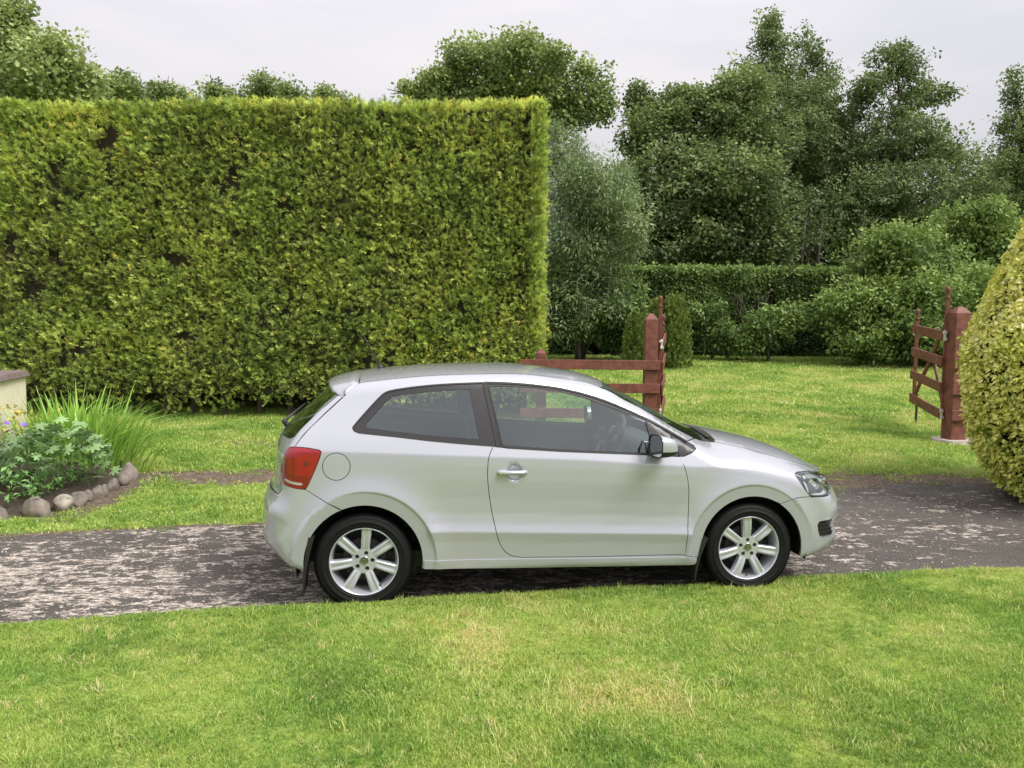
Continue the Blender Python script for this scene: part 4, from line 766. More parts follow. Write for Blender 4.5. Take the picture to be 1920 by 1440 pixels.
# ================================================================== flower bed
soil=pmat('bed_soil',(.055,.040,.030),.95,var=.4,vscale=30,bump=.6,bscale=60)
EDGE=[(-5.6,6.45),(-4.95,6.62),(-4.41,6.87),(-4.22,7.0),(-4.13,7.2),(-4.10,7.5),(-4.10,7.85),(-4.12,8.15),(-4.17,8.5),(-4.3,8.9),(-4.55,9.3),(-5.1,9.6)]
def bed():
    c=Vector((-5.6,8.0,0)); V=[];Fc=[];m=len(EDGE); rings=7
    for j in range(rings):
        t=j/(rings-1)
        for ex,ey in EDGE: 
            x=ex+(c.x-ex)*t*.9; y=ey+(c.y-ey)*t*.9; V.append((x,y,float(hz(y))-.03+.16*min(1,t*2.5)+.03*float(vnoise(x,y,4,3))))
    for j in range(rings-1):
        for i in range(m-1): Fc.append((j*m+i,j*m+i+1,(j+1)*m+i+1,(j+1)*m+i))
    o=mesh('flower_bed_soil',V,Fc,soil,smooth=True); o['kind']='structure'
bed()
STN=[(-4.62,6.80,.155,.085,'long flat brown boulder edging the bed at the left of the frame'),(-4.28,6.98,.115,.115,'upright round brown boulder, second along the bed edge from the left'),(-4.15,7.17,.085,.10,'pale squarish boulder, third along the bed edge from the left'),(-4.115,7.36,.075,.095,'tall narrow boulder, fourth along the bed edge from the left'),
 (-4.12,7.52,.05,.075,'small dark boulder wedged beside the fourth along the bed edge'),(-4.09,7.66,.07,.095,'sixth boulder along the bed edge, brown with a pale streak'),(-4.11,7.81,.045,.065,'smallest boulder in the middle of the bed edge'),(-4.10,7.96,.065,.085,'rough brown boulder, third from the far end of the bed edge'),(-4.11,8.18,.075,.095,'round pale topped boulder, second from the far end of the bed edge'),(-4.16,8.42,.10,.125,'tall leaning boulder at the far end of the bed edge')]
for i,(x,y,rx,rz,lab) in enumerate(STN):
    rx*=1.06; rz*=1.0
    bm=bmesh.new(); bmesh.ops.create_icosphere(bm,subdivisions=3,radius=1); rr=random.Random(i)
    ax=[(Vector((rr.gauss(0,1),rr.gauss(0,1),rr.gauss(0,1))).normalized(),rr.uniform(.58,.90)) for _ in range(11)]
    for v in bm.verts:
        p=v.co.normalized(); s=1.0
        for a_,lim in ax:
            dd=p.dot(a_)
            if dd>lim: s=min(s,lim/dd)
        p=p*(s+.02*rr.random()); v.co=Vector((p.x*rx*1.1,p.y*rx,p.z*rz*1.05))
    o=bm_obj('edging_stone',bm,pmat('boulder_%d'%i,[(.185,.155,.135),(.21,.175,.15),(.25,.215,.19),(.19,.16,.14)][i%4] if i!=2 else (.31,.275,.23),.85,var=.55,vscale=9,bump=.5,bscale=40),smooth=True)
    o.location=(x,y,float(hz(y))+rz*.48); o.rotation_euler=(0,rr.uniform(-.15,.15) if i!=9 else -.35,rr.uniform(-.6,.6)); tag(o,lab,'stone','boulders edging the flower bed')
# plants: every large leaf is an object of its own
def leaf_parts(root,name,meshes,places):
    for i,(p,rot,s) in enumerate(places):
        o=bpy.data.objects.new(name,meshes[i%len(meshes)]); COL.objects.link(o); o.parent=root; o.location=p; o.rotation_euler=rot; o.scale=(s,s,s)
def simple_mesh(name,V,Fc,mat,smooth=True):
    me=bpy.data.meshes.new(name); me.from_pydata([tuple(v) for v in V],[],Fc); me.materials.append(mat); me.polygons.foreach_set('use_smooth',[smooth]*len(me.polygons)); me.update(); return me
def plant_mat(name,c,var=.3,trans=.3,gloss=.05):
    m,nt,o=new_mat(name); N,L=nt.nodes,nt.links
    oi=N.new('ShaderNodeObjectInfo'); cr=N.new('ShaderNodeValToRGB'); cr.color_ramp.elements[0].color=(*[k*(1-var) for k in c],1); cr.color_ramp.elements[1].color=(*[k*(1+var) for k in c],1); L.new(oi.outputs['Random'],cr.inputs[0])
    d=N.new('ShaderNodeBsdfDiffuse');t=N.new('ShaderNodeBsdfTranslucent');L.new(cr.outputs[0],d.inputs[0]);L.new(cr.outputs[0],t.inputs[0])
    x=N.new('ShaderNodeMixShader');x.inputs[0].default_value=trans;L.new(d.outputs[0],x.inputs[1]);L.new(t.outputs[0],x.inputs[2])
    g=N.new('ShaderNodeBsdfGlossy');g.inputs['Roughness'].default_value=.4;y=N.new('ShaderNodeMixShader');y.inputs[0].default_value=gloss;L.new(x.outputs[0],y.inputs[1]);L.new(g.outputs[0],y.inputs[2]);L.new(y.outputs[0],o.inputs[0]); return m
# sword-leaved clump
sm=plant_mat('sword_leaf',(.34,.56,.10),.3,.35)
def sword(L,w,bend):
    V=[];Fc=[];n=8
    for i in range(n+1):
        t=i/n; ww=w*(.55+.6*t if t<.5 else 1.7*(1-t)+.0)*.5; ww=max(ww,.0006); y=bend*t**2.2*L; z=L*(t-.22*bend*t**3)
        V+=[(-ww,y,z),(0,y+ww*.35,z),(ww,y,z)]
        if i: k=(i-1)*3; Fc+=[(k,k+1,k+4,k+3),(k+1,k+2,k+5,k+4)]
    return V,Fc
sw=[simple_mesh('sword_leaf',*sword(random.uniform(.95,1.25),random.uniform(.038,.055),b_),sm) for b_ in (.05,.12,.2,.3,.42,.6,.85,.15)]
r=tag(empty('sword_leaved_plant',(-4.92,8.8,.10)),'tall clump of bright green sword shaped leaves in the flower bed','plant')
pl=[]
for i in range(440):
    u=random.gauss(0,.30);v=random.gauss(0,.16); lean=.05+.50*abs(u)/.5; side=math.atan2(v*.5,u) if abs(u)>.02 else random.uniform(0,6.28)
    # lean outward: leaf bends along its local +y ; the clump falls to the right
    az=math.atan2(-(u+random.gauss(.05,.16)),v+random.gauss(0,.25))
    out=min(.55,abs(u)*.8+abs(random.gauss(0,.08)))
    pl.append(((u,v,-.02),Euler((-out*.75,random.gauss(0,.08),az)),random.uniform(.66,.98)*(1-.25*abs(u))))
leaf_parts(r,'leaf',sw,pl)
# palmate-leaved clump
def palm(s,lob=7):
    V=[(0,0,0)];Fc=[];pts=[]
    for i in range(lob):
        a=-2.25+4.5*i/(lob-1); l=s*(1-.13*abs(i-(lob-1)/2)/1.5)
        for da,ll in ((-.29,.55),(-.17,.86),(0,1.0),(.17,.86)): pts.append((a+da,l*ll))
    pts.append((2.25+.29,s*.5))
    for a,l in pts: V.append((math.sin(a)*l,math.cos(a)*l,-.22*l*l/s+.04*l*math.cos(a*7)))
    for i in range(1,len(V)-1): Fc.append((0,i,i+1))
    # stalk
    k=len(V); V+=[(0,0,0),(.003,0,0),(.004,-.03*s,-s*1.3),(0,-.03*s,-s*1.3)]; Fc.append((k,k+1,k+2,k+3)); return V,Fc
pm_=plant_mat('palmate_leaf',(.23,.36,.15),.4,.25,.04)
pms=[simple_mesh('palmate_leaf',*palm(random.uniform(.062,.085)),pm_) for _ in range(5)]
r=tag(empty('cranesbill_plant',(-4.42,7.75,.05)),'leafy clump of grey green lobed leaves in front of the sword leaves','plant')
pl=[]
for i in range(210):
    a=random.uniform(0,6.28);q=random.random()**.5; x=.50*q*math.cos(a)-.08;y=.52*q*math.sin(a)-.05; zz=.70*math.sqrt(max(0,1-(q*.93)**2))*random.uniform(.8,1.02)+.06
    if random.random()<.3: zz*=random.uniform(.35,.9)
    tilt=Euler((random.gauss(.15,.3)+.75*q*math.sin(a)*-1*-1,0,0)); pl.append(((x,y,zz-.02),Euler((random.gauss(0,.28)+ .9*q*max(0,-math.sin(a)),random.gauss(0,.28)+.7*q*math.cos(a),math.pi+random.gauss(0,1.1))),random.uniform(.75,1.35)))
leaf_parts(r,'leaf',pms,pl)
# dark lance-leaved plant and ferny seedlings further left
def lance(l,w):
    V=[];Fc=[]; leaf(V,Fc,(0,0,0),(0,1,.25),(0,-.2,1),l,w,.35,.25); return V,Fc
lm_=plant_mat('lance_leaf',(.15,.24,.125),.4,.25,.05)
lms=[simple_mesh('lance_leaf',*lance(random.uniform(.13,.2),random.uniform(.03,.045)),lm_,False) for _ in range(5)]
r=tag(empty('lance_leaved_plant',(-5.12,7.6,.08)),'dark plant with narrow pointed leaves and purple flowers at the left edge','plant'); pl=[]
for i in range(200):
    a=random.uniform(0,6.28);q=random.random()**.5;x=.42*q*math.cos(a);y=.45*q*math.sin(a);zz=(.12+.55*random.random())*(1-.35*q*q)
    pl.append(((x,y,zz),Euler((random.gauss(.1,.35),random.gauss(0,.2),a-1.57+random.gauss(0,.5))),random.uniform(.8,1.3)))
leaf_parts(r,'leaf',lms,pl)
pur=pmat('purple_petal',(.20,.10,.55),.6,var=.3)
def flower():
    V=[];Fc=[]
    for i in range(9):
        a=i*.698; leaf(V,Fc,(0,0,0),(math.cos(a),math.sin(a),.35),(0,0,1),.042,.022,.2)
    return V,Fc
fm=simple_mesh('flower',*flower(),pur,False)
for p in ((-5.03,7.75,.74),(-4.87,7.78,.72),(-4.99,7.7,.66),(-5.17,7.8,.77),(-4.95,7.55,.42),(-5.2,7.6,.6)):
    o=bpy.data.objects.new('flower',fm); COL.objects.link(o); o.parent=r; o.location=Vector(p)-Vector((-5.12,7.6,.08)); o.rotation_euler=(-.5+random.gauss(0,.3),random.gauss(0,.3),random.uniform(0,6)); o.scale=(.9,.9,.9)
fer=plant_mat('seedling_leaf',(.2,.4,.1),.3,.35)
fms=[simple_mesh('seedling_leaf',*lance(random.uniform(.05,.08),random.uniform(.02,.03)),fer,False) for _ in range(4)]
r=tag(empty('seedling_plant',(-4.78,7.05,.05)),'low bright green leafy seedlings behind the left edging boulders','plant'); pl=[]
for i in range(420):
    t_=random.random(); x=(random.gauss(0,.24) if t_<.45 else .48-.05*random.random()-abs(random.gauss(0,.10)))-(0 if t_<.45 else .05);y=random.gauss(0,.13) if t_<.45 else random.uniform(.05,1.25);pl.append(((x,y,random.random()**1.3*(.34*math.exp(-x*x*3) if t_<.45 else .22)+.05+(.02+.03*max(0,y))),Euler((random.gauss(.2,.5),random.gauss(0,.4),random.uniform(0,6.28))),random.uniform(.8,1.5)))
leaf_parts(r,'leaf',fms,pl)
yel=plant_mat('yellow_bract',(.55,.46,.06),.25,.3)
yms=[simple_mesh('yellow_bract',*lance(.06,.03),yel,False)]
r=tag(empty('yellow_flowered_plant',(-5.35,8.45,.2)),'yellow flowered plant in front of the cream wall','plant'); pl=[]
for i in range(70):
    x=random.gauss(0,.16);y=random.gauss(0,.12);pl.append(((x,y,.3+random.random()*.36),Euler((random.gauss(.4,.5),random.gauss(0,.4),random.uniform(0,6.28))),random.uniform(.8,1.4)))
leaf_parts(r,'leaf',yms,pl)
# ================================================================== the car
CAR=tag(empty('parked_car',(-1.006479,5.454125,0),0.146245),'silver three door hatchback parked side-on across the worn driveway','car')
paint=pmat('silver_paint',(.445,.455,.51),.27,metal=.42,coat=1,coatr=.012)
blackpl=pmat('black_plastic',(.018,.017,.018),.45)
gloss_blk=pmat('gloss_black',(.028,.025,.029),.32,spec=.35,coat=.12,coatr=.15)
rubber=pmat('rubber_seal',(.012,.012,.012),.6)
intr=pmat('interior_dark',(.035,.037,.04),.7)
lining=pmat('headlining',(.30,.31,.31),.8)
chrome=pmat('chrome',(.86,.86,.87),.08,metal=1)
glass=glass_mat('tinted_glass',(.80,.90,.865))
glass_b=glass_mat('privacy_rear_glass',(.42,.52,.47))
clear=glass_mat('clear_lens',(.93,.95,.95))
redl=pmat('red_lens',(.27,.002,.008),.12,coat=.8,spec=.5)
redd=pmat('dark_red_lens',(.13,.002,.005),.15,coat=1)
whl=pmat('white_lens',(.42,.32,.32),.12,coat=1)
def dens(pts,step=.018,closed=False):
    pts=[np.array(p,float) for p in pts]; out=[]
    n=len(pts) if closed else len(pts)-1
    for i in range(n):
        a,b=pts[i],pts[(i+1)%len(pts)]; m=max(1,int(np.ceil(np.linalg.norm(b-a)/step)))
        for k in range(m): out.append(a+(b-a)*k/m)
    if not closed: out.append(pts[-1])
    return out
def smooth_line(p,n=3):
    """Chaikin keeping end points"""
    p=[np.array(q,float) for q in p]
    for _ in range(n):
        o=[p[0]]
        for a,b in zip(p[:-1],p[1:]): o+= [a*.75+b*.25,a*.25+b*.75]
        o.append(p[-1]); p=o
    return p
def smooth_loop(p,n=2):
    p=[np.array(q,float) for q in p]
    for _ in range(n):
        o=[]
        for i in range(len(p)):
            a,b=p[i],p[(i+1)%len(p)]; o+=[a*.75+b*.25,a*.25+b*.75]
        p=o
    return p
def xz(k): return [(p[0],p[2]) for p in TR[k]]
def arc(c,r,a0,a1,n=40): return [(c[0]+r*math.cos(R(a0+(a1-a0)*i/n)),c[1]+r*math.sin(R(a0+(a1-a0)*i/n))) for i in range(n+1)]
def lift(chart,U):
    U=np.asarray(U,float)
    if chart=='side': return solve(1,U[:,0],U[:,1],0,-1.05)
    if chart=='top': return solve(2,U[:,0],U[:,1],.75 if True else .5,1.7)
    if chart=='rear': return solve(0,U[:,0],U[:,1],.6,-1.0)
    if chart=='front': return solve(0,U[:,0],U[:,1],2.4,3.6)
def seam(chartfix,y,z0,z1,end,n=16):
    """points of the body at lateral y between two heights on the rear/front end, as (x,z)"""
    zz=np.linspace(z0,z1,n); P=lift(end,np.stack([np.full(n,y),zz],1)); return [(a,c) for a,_,c in P]
class Panel: pass
def panel(chart,loop,holes=(),gap=.0022,depth=.016,grid=.03,offset=0,nogap=None,crease=(),skirt=True):
    """tessellate a region of the body surface. loop/holes: 2-D outlines in the chart; nogap(mid)->True marks seams without a gap"""
    def prep(lp,sgn):
        q=dens(lp,.016,True); q=np.array(q); keep=[0]
        for i in range(1,len(q)):
            if np.linalg.norm(q[i]-q[keep[-1]])>.0015: keep.append(i)
        if np.linalg.norm(q[keep[-1]]-q[0])<.0015: keep.pop()
        q=q[keep]
        area=.5*np.sum(q[:,0]*np.roll(q[:,1],-1)-np.roll(q[:,0],-1)*q[:,1])
        if (area<0)==(sgn>0): q=q[::-1]
        d1=nrm(q-np.roll(q,1,0)); d2=nrm(np.roll(q,-1,0)-q); t=nrm(d1+d2+1e-9); nn=np.stack([-t[:,1],t[:,0]],1)  # inward for ccw
        w=np.full(len(q),gap)
        if nogap is not None: w=np.array([0 if nogap(p) else gap for p in q])
        return q+nn*w[:,None],w
    loops=[prep(loop,1)]+[prep(h,-1) for h in holes]
    outer=loops[0][0]
    V2=[];E=[];W=[];ranges=[]
    for q,w in loops:
        k=len(V2); m=len(q); V2+=[tuple(p) for p in q]; W+=list(w); E+=[(k+i,k+(i+1)%m) for i in range(m)]; ranges.append((k,m))
    nb=len(V2)
    lo,hi=outer.min(0),outer.max(0)
    gx=np.arange(lo[0]-grid*.3,hi[0]+grid,grid); gy=np.arange(lo[1]-grid*.3,hi[1]+grid,grid*.866)
    Gp=np.array([(x+(.5*grid if j%2 else 0),y) for j,y in enumerate(gy) for x in gx])
    ins=inpoly(Gp,outer)
    for q,_ in loops[1:]: ins&=~inpoly(Gp,q)
    Gp=Gp[ins]
    allb=np.array(V2)
    if len(Gp):
        dm=np.array([np.min(np.hypot(allb[:,0]-p[0],allb[:,1]-p[1])) for p in Gp]); Gp=Gp[dm>grid*.35]
    cp=[]
    for c in crease:
        c=np.array(dens(c,.009)); ok=inpoly(c,outer)
        for q,_ in loops[1:]: ok&=~inpoly(c,q)
        bd=np.array(V2); ok&=np.array([np.min(np.hypot(bd[:,0]-p[0],bd[:,1]-p[1]))>.004 for p in c])
        run=[]
        for p,k_ in zip(c,ok):
            if k_: run.append(p)
            elif run: cp.append(np.array(run)); run=[]
        if run: cp.append(np.array(run))
    if cp and len(Gp):
        cc=np.concatenate(cp); dm=np.array([np.min(np.hypot(cc[:,0]-p[0],cc[:,1]-p[1])) for p in Gp]); Gp=Gp[dm>.006]
    pts=V2+[tuple(p) for p in Gp]
    for c in cp:
        k0=len(pts); pts+=[tuple(p) for p in c]; E+=[(k0+i,k0+i+1) for i in range(len(c)-1)]
    ov,oe,of,orv,_,_=delaunay_2d_cdt([Vector(p) for p in pts],E,[],0,1e-5,True)
    ov=np.array([tuple(v) for v in ov]); tri=np.array([tuple(f) for f in of if len(f)==3])
    cen=ov[tri].mean(1); k=inpoly(cen,outer)
    e1,e2=ov[tri[:,1]]-ov[tri[:,0]],ov[tri[:,2]]-ov[tri[:,0]]; ar=np.abs(e1[:,0]*e2[:,1]-e1[:,1]*e2[:,0]); le=np.max([np.linalg.norm(e1,axis=1),np.linalg.norm(e2,axis=1),np.linalg.norm(e1-e2,axis=1)],0); isb=np.array([any(j<nb for j in o_) for o_ in orv]); k&=(ar/le>1.5e-4)|~isb[tri].all(1)
    for q,_ in loops[1:]: k&=~inpoly(cen,q)
    tri=tri[k]
    used=np.unique(tri); mp=-np.ones(len(ov),int); mp[used]=np.arange(len(used)); tri=mp[tri]; U=ov[used]
    P3=lift(chart,U); Nn=grad(P3)
    P3=P3+Nn*offset
    # orient
    f=np.cross(P3[tri[:,1]]-P3[tri[:,0]],P3[tri[:,2]]-P3[tri[:,0]]); fl=(f*Nn[tri[:,0]]).sum(1)<0
    tri[fl]=tri[fl][:,::-1]
    V=P3.tolist(); Fc=[tuple(t) for t in tri]; LN=[tuple(Nn[i]) for t in tri for i in t]
    if skirt and depth:
        # boundary edges -> returned flange
        cnt={}
        for t in Fc:
            for a,b in ((t[0],t[1]),(t[1],t[2]),(t[2],t[0])):
                key=(min(a,b),max(a,b)); cnt[key]=None if key in cnt else (a,b)
        for key,e in cnt.items():
            if e is None: continue
            a,b=e
            if nogap is not None and (nogap(U[a]) and nogap(U[b])): continue
            k=len(V); A,B=P3[a],P3[b]; V+=[A.tolist(),B.tolist(),(B-Nn[b]*depth).tolist(),(A-Nn[a]*depth).tolist()]
            out=np.cross(Nn[a],A-B); out=-out/max(np.linalg.norm(out),1e-9); out=np.cross(B-A,Nn[a]); out/=max(np.linalg.norm(out),1e-9)
            Fc.append((k+1,k,k+3,k+2)); LN+=[tuple(out)]*4
    p=Panel(); p.V=np.array(V);p.F=Fc;p.LN=np.array(LN); return p
def mirror(p):
    q=Panel(); q.V=p.V*np.array([1,-1,1]); q.F=[f[::-1] for f in p.F]
    LN=[];k=0
    for f in p.F:
        m=len(f); LN+=[p.LN[k+m-1-i]*np.array([1,-1,1]) for i in range(m)]; k+=m
    q.LN=np.array(LN); return q
def build(name,panels,mat,parent=None,label=None):
    V=[];Fc=[];LN=[]
    for p in panels:
        k=len(V); V+=p.V.tolist(); Fc+=[tuple(i+k for i in f) for f in p.F]; LN+=p.LN.tolist()
    me=bpy.data.meshes.new(name); me.from_pydata(V,[],Fc); me.materials.append(mat); me.polygons.foreach_set('use_smooth',[True]*len(me.polygons)); me.update()
    me.normals_split_custom_set(LN)
    o=bpy.data.objects.new(name,me); link(o,CAR if parent is None else parent)
    if label:o['label']=label
    return o
def pair(name,p,mat,parents=(None,None)):
    return build(name,[p],mat,parents[0]),build(name,[mirror(p)],mat,parents[1])
# ---- outlines ------------------------------------------------------------------------------------------
AR_R=((0.0,.300),.352); AR_F=((2.472,.300),.345)
Groof=[(-.118,.661),(-.095,.645),(-.057,.612),(-.033,.582),(.05,.568),(.243,.559),(.58,.556),(.92,.556),(1.18,.553),(1.33,.552),(1.43,.562),(1.47,.582),(1.506,.612)]
Gws=[(1.506,.612),(1.632,.612),(1.815,.608),(2.019,.602),(2.10,.602),(2.145,.603),(2.219,.585)]
Gbon=[(2.219,.585),(2.27,.545),(2.333,.525),(2.38,.535),(2.432,.558),(2.528,.59),(2.724,.622),(2.86,.60),(2.943,.57),(3.02,.53),(3.076,.49),(3.158,.44)]
def on_top(c):
    P=lift('top',np.array([(x,-y) for x,y in c])); return P
def sd(c): return [(p[0],p[2]) for p in on_top(c)]
Gr3,Gw3,Gb3=smooth_line(Groof,2),smooth_line(Gws,1),smooth_line(Gbon,2)
gr,gw,gb=sd(Gr3),sd(Gw3),sd(Gb3)
lamp=xz('lamp'); door=xz('door'); dwin=xz('dwin'); qwin=xz('qwin'); qwin[8]=(.7405,1.375); qwin[9]=(.8195,.9945); head=xz('head'); fend=xz('fendline'); bumpl=xz('bumpline')
rear_arch=arc(*AR_R,-7,111); front_arch=arc(*AR_F,57,187)
def a_pt(ar,deg): return (ar[0][0]+ar[1]*math.cos(R(deg)),ar[0][1]+ar[1]*math.sin(R(deg)))
door_s=smooth_line(door[0:10],2)[:]+dens(door[9:12],.05)+smooth_line(door[12:],2)
dwin_top=smooth_line(dwin[0:9],2)
lampR=smooth_line(lamp[9:14],1)+smooth_line([lamp[14],lamp[15],lamp[0]],1)
strip=xz('Rstrip')
# body side: quarter panel, roof rail, windscreen pillar and sill in one pressing
side_loop=list(map(tuple,gr))+[tuple(p) for p in gw[1:-3]]+[(2.145,.998)]+[(2.049,1.000)]+[tuple(p) for p in dwin_top[::-1]]+[(.8215,.992)]+[tuple(p) for p in door_s[:-1] if p[0]<2.03 and p[1]<.99 and not (p[0]>2.0 and p[1]>.3)]+[(2.02,.275),(2.105,.262),(2.10,.215),(.36,.253)]+rear_arch+[bumpl[1]]+[tuple(p) for p in lampR]+[tuple(p) for p in strip[::-1][1:-1]]
flapc=((-.1575,.888),.081)
flap=arc(*flapc,0,350,28)
shoulder=[(x,float(np.interp(x,zs_x,zs_z))) for x in np.linspace(-.5,3.1,120)]
def lowrow(v): return [(x,float(np.interp(x,zs_x,zs_z))-(float(np.interp(x,zs_x,zs_z))-(.477-.0401*(x-.395)))*v) for x in np.linspace(.38,2.06,90)]
ring=[arc(AR_R[0],.432,-8,190,90),arc(AR_F[0],.418,-8,190,90)]
CR=[shoulder]+[lowrow(v) for v in (.88,.95,.972,.984,.9925,1.001,1.012,1.04)]+[[(x,z+.008) for x,z in shoulder],[(x,z-.008) for x,z in shoulder]]+ring+[arc(AR_R[0],.440,-8,190,90),arc(AR_R[0],.424,-8,190,90),arc(AR_F[0],.426,-8,190,90),arc(AR_F[0],.410,-8,190,90)]+[arc(c_,r_+d_,-8,190,90) for c_,r_ in ((AR_R[0],.432),(AR_F[0],.418)) for d_ in (.017,.029,.044,.062,.085)]
P_side=panel('side',side_loop,holes=[[tuple(p) for p in smooth_line(qwin[10:]+qwin[0:9],2)]+[qwin[9]],flap],crease=CR,grid=.028)
roof_f=[(1.506,.612),(1.545,.52),(1.578,.38),(1.597,.2),(1.604,0)]
roof_loop=[(-.045,0),(-.042,-.2),(-.034,-.4),(-.030,-.52),(-.033,-.582)]+[(x,-y) for x,y in Gr3 if x>-.03]+[(x,-y) for x,y in roof_f[1:]]
ng0=lambda p:abs(p[1])<.004
P_roof=panel('top',roof_loop,nogap=ng0,grid=.045)
body=build('body_shell',[P_side,mirror(P_side),P_roof,mirror(P_roof)],paint)
# doors
door_loop=[tuple(p) for p in door_s]+[(2.013,.909),(1.985,.905)][:0]+[(1.985,.9085),(1.816,.9215),(1.603,.934),(1.202,.957),(.868,.982)]
P_door=panel('side',door_loop,crease=CR+[arc((.915,.834),.0535,0,360,50),arc((.915,.834),.0515,0,360,50),arc((.915,.834),.049,0,360,50),arc((.915,.834),.044,0,360,40),arc((.915,.834),.036,0,360,30),arc((.915,.834),.024,0,360,20)],grid=.028)
dr,dl=pair('door',P_door,paint)
# fuel flap
P=panel('side',flap,gap=.0018,grid=.03,depth=.01); build('fuel_flap',[P],paint)
# front wings
fend_loop=[(2.145,.998)]+[tuple(p) for p in gw[-3:]]+[tuple(p) for p in gb[1:]]+[head[4],head[3],head[2],head[1],head[0],head[12],head[11],head[10],head[9]]+fend[::-1]+front_arch[2:]+[(2.105,.262),(2.02,.275)]+[tuple(p) for p in door_s if p[0]>2.0 and p[1]>.285][:0]+[tuple(p) for p in smooth_line(door[11:],2)]+[(2.013,.9105),(2.0435,.922),(2.083,.938),(2.1035,.954),(2.095,.972),(2.049,1.000)]
P_f=panel('side',fend_loop,crease=CR,grid=.026)
pair('wing',P_f,paint)
# bumpers : corner (side chart) + middle (end chart), joined without a gap at y = .55
SY=.55
sr=seam('side',-SY,.700,.285,'rear'); hat=xz('Rhatch')
rb_loop=[tuple(p) for p in arc(*AR_R,205,112)]+[bumpl[1],bumpl[0],lamp[9],lamp[8],lamp[7],lamp[6],hat[1],hat[2]]+sr+[(-.512,.262),(-.43,.258)]
def ngr(p): return min(math.hypot(p[0]-a,p[1]-b) for a,b in sr)<.012
P1=panel('side',rb_loop,crease=ring[:1],grid=.024,nogap=ngr)
rb2=[(-SY,z) for z in np.linspace(.700,.285,20)]+[(-.3,.262),(0,.258)]+[(0,.70),(-.3,.702)]
P2=panel('rear',rb2,grid=.04,nogap=lambda p:abs(p[0])<.004 or abs(p[0]+SY)<.006)
build('rear_bumper',[P1,mirror(P1),P2,mirror(P2)],paint)
sf=seam('side',-SY,.655,.285,'front'); fl=xz('frontlow')
fb_loop=[tuple(p) for p in arc(*AR_F,-9,57)][::-1]*0+fend+[head[9],head[8],head[7],head[6],(3.085,.658)]+sf+[(3.03,.262),(2.93,.236),(2.83,.226)]+[tuple(p) for p in arc(*AR_F,-10,57)]
def ngf(p): return min(math.hypot(p[0]-a,p[1]-b) for a,b in sf)<.012
fogl=[(2.927,.463),(3.0,.470),(3.062,.474),(3.05,.42),(3.035,.363),(2.965,.357),(2.943,.379)]
P1=panel('side',fb_loop,holes=[smooth_loop(fogl,1)],crease=ring[1:],grid=.024,nogap=ngf)
fb2=[(-SY,z) for z in np.linspace(.655,.285,20)]+[(-.3,.262),(0,.26)]+[(0,.60),(-.3,.605),(-.46,.625)]
low_in=[(-.36,.33),(-.34,.43),(-.02,.435),(-.02,.325)]
P2=panel('front',fb2,grid=.04,nogap=lambda p:abs(p[0])<.004 or abs(p[0]+SY)<.006,holes=[low_in])
build('front_bumper',[P1,mirror(P1),P2,mirror(P2)],paint)
P=panel('side',smooth_loop(fogl,1),gap=.002,offset=-.018,grid=.02,depth=.0)
fg=pair('fog_grille',P,blackpl)
for i,z in enumerate((.385,.41,.435)):
    x0=2.945-(z-.38)*.2; lp=[(x0,z),(3.05,z+.008),(3.05,z+.016),(x0,z+.008)]
    P=panel('side',lp,gap=0,offset=-.008,grid=.03,depth=.008)
    for s,pp in ((0,P),(1,mirror(P))): build('grille_slat',[pp],blackpl,fg[s])
# front face between the lamps: grille and lower intake
gl_=[(0,.604),(-.3,.609),(-.46,.629),(-.50,.70),(-.44,.722),(-.2,.735),(0,.738)]
P=panel('front',gl_,gap=.003,offset=-.012,grid=.04,depth=0,nogap=lambda p:abs(p[0])<.006); gri=build('grille',[P,mirror(P)],blackpl)
for z in (.64,.685):
    P=panel('front',[(0,z),(-.43,z+.012),(-.43,z+.022),(0,z+.010)],gap=0,offset=-.004,grid=.05,depth=.01,nogap=lambda p:abs(p[0])<.004); build('grille_bar',[P,mirror(P)],chrome,gri)
P=panel('front',low_in,gap=.002,offset=-.02,grid=.05,depth=0); build('lower_intake',[P,mirror(P)],blackpl)
# bonnet, cowl, windscreen
cow=[(2.384,0),(2.380,.18),(2.368,.34),(2.352,.46),(2.325,.522)]
bon_loop=[(x,-y) for x,y in cow]+[(x,-y) for x,y in Gb3 if x>2.335]+[(3.172,-.40),(3.19,-.25),(3.197,-.1),(3.198,0)]
P=panel('top',bon_loop,nogap=ng0,grid=.04,depth=.02); build('bonnet',[P,mirror(P)],paint)
gbot=[(2.219,.585),(2.262,.48),(2.285,.35),(2.303,.15),(2.307,0)]
cow_loop=[(x,-y) for x,y in gbot]+[(x,-y) for x,y in cow]+[(2.27,-.545)]
P=panel('top',cow_loop,gap=.002,nogap=ng0,grid=.04,offset=-.016,depth=.01); cw=build('cowl_panel',[P,mirror(P)],blackpl)
ws_loop=[(x,-y) for x,y in roof_f]+[(x,-y) for x,y in gbot[::-1]]+[(x,-y) for x,y in Gw3[::-1][1:-1]]
P=panel('top',ws_loop,gap=.003,nogap=ng0,grid=.06,offset=-.003,depth=.0)
build('windscreen',[P,mirror(P)],glass)
# black border printed round the windscreen
ins=[(1.545,.575),(1.60,.50),(1.64,.25),(1.65,0)]; insb=[(2.255,0),(2.24,.3),(2.20,.5),(2.15,.565),(1.9,.578),(1.7,.582)]
hole=[(x,-y) for x,y in ins]+[(x,-y) for x,y in insb]
P=panel('top',ws_loop[:5]+ws_loop[5:],gap=.003,nogap=ng0,grid=.06,offset=-.006,depth=0,holes=[[(x,y if y<-.001 else -.0) for x,y in hole]] if False else [])
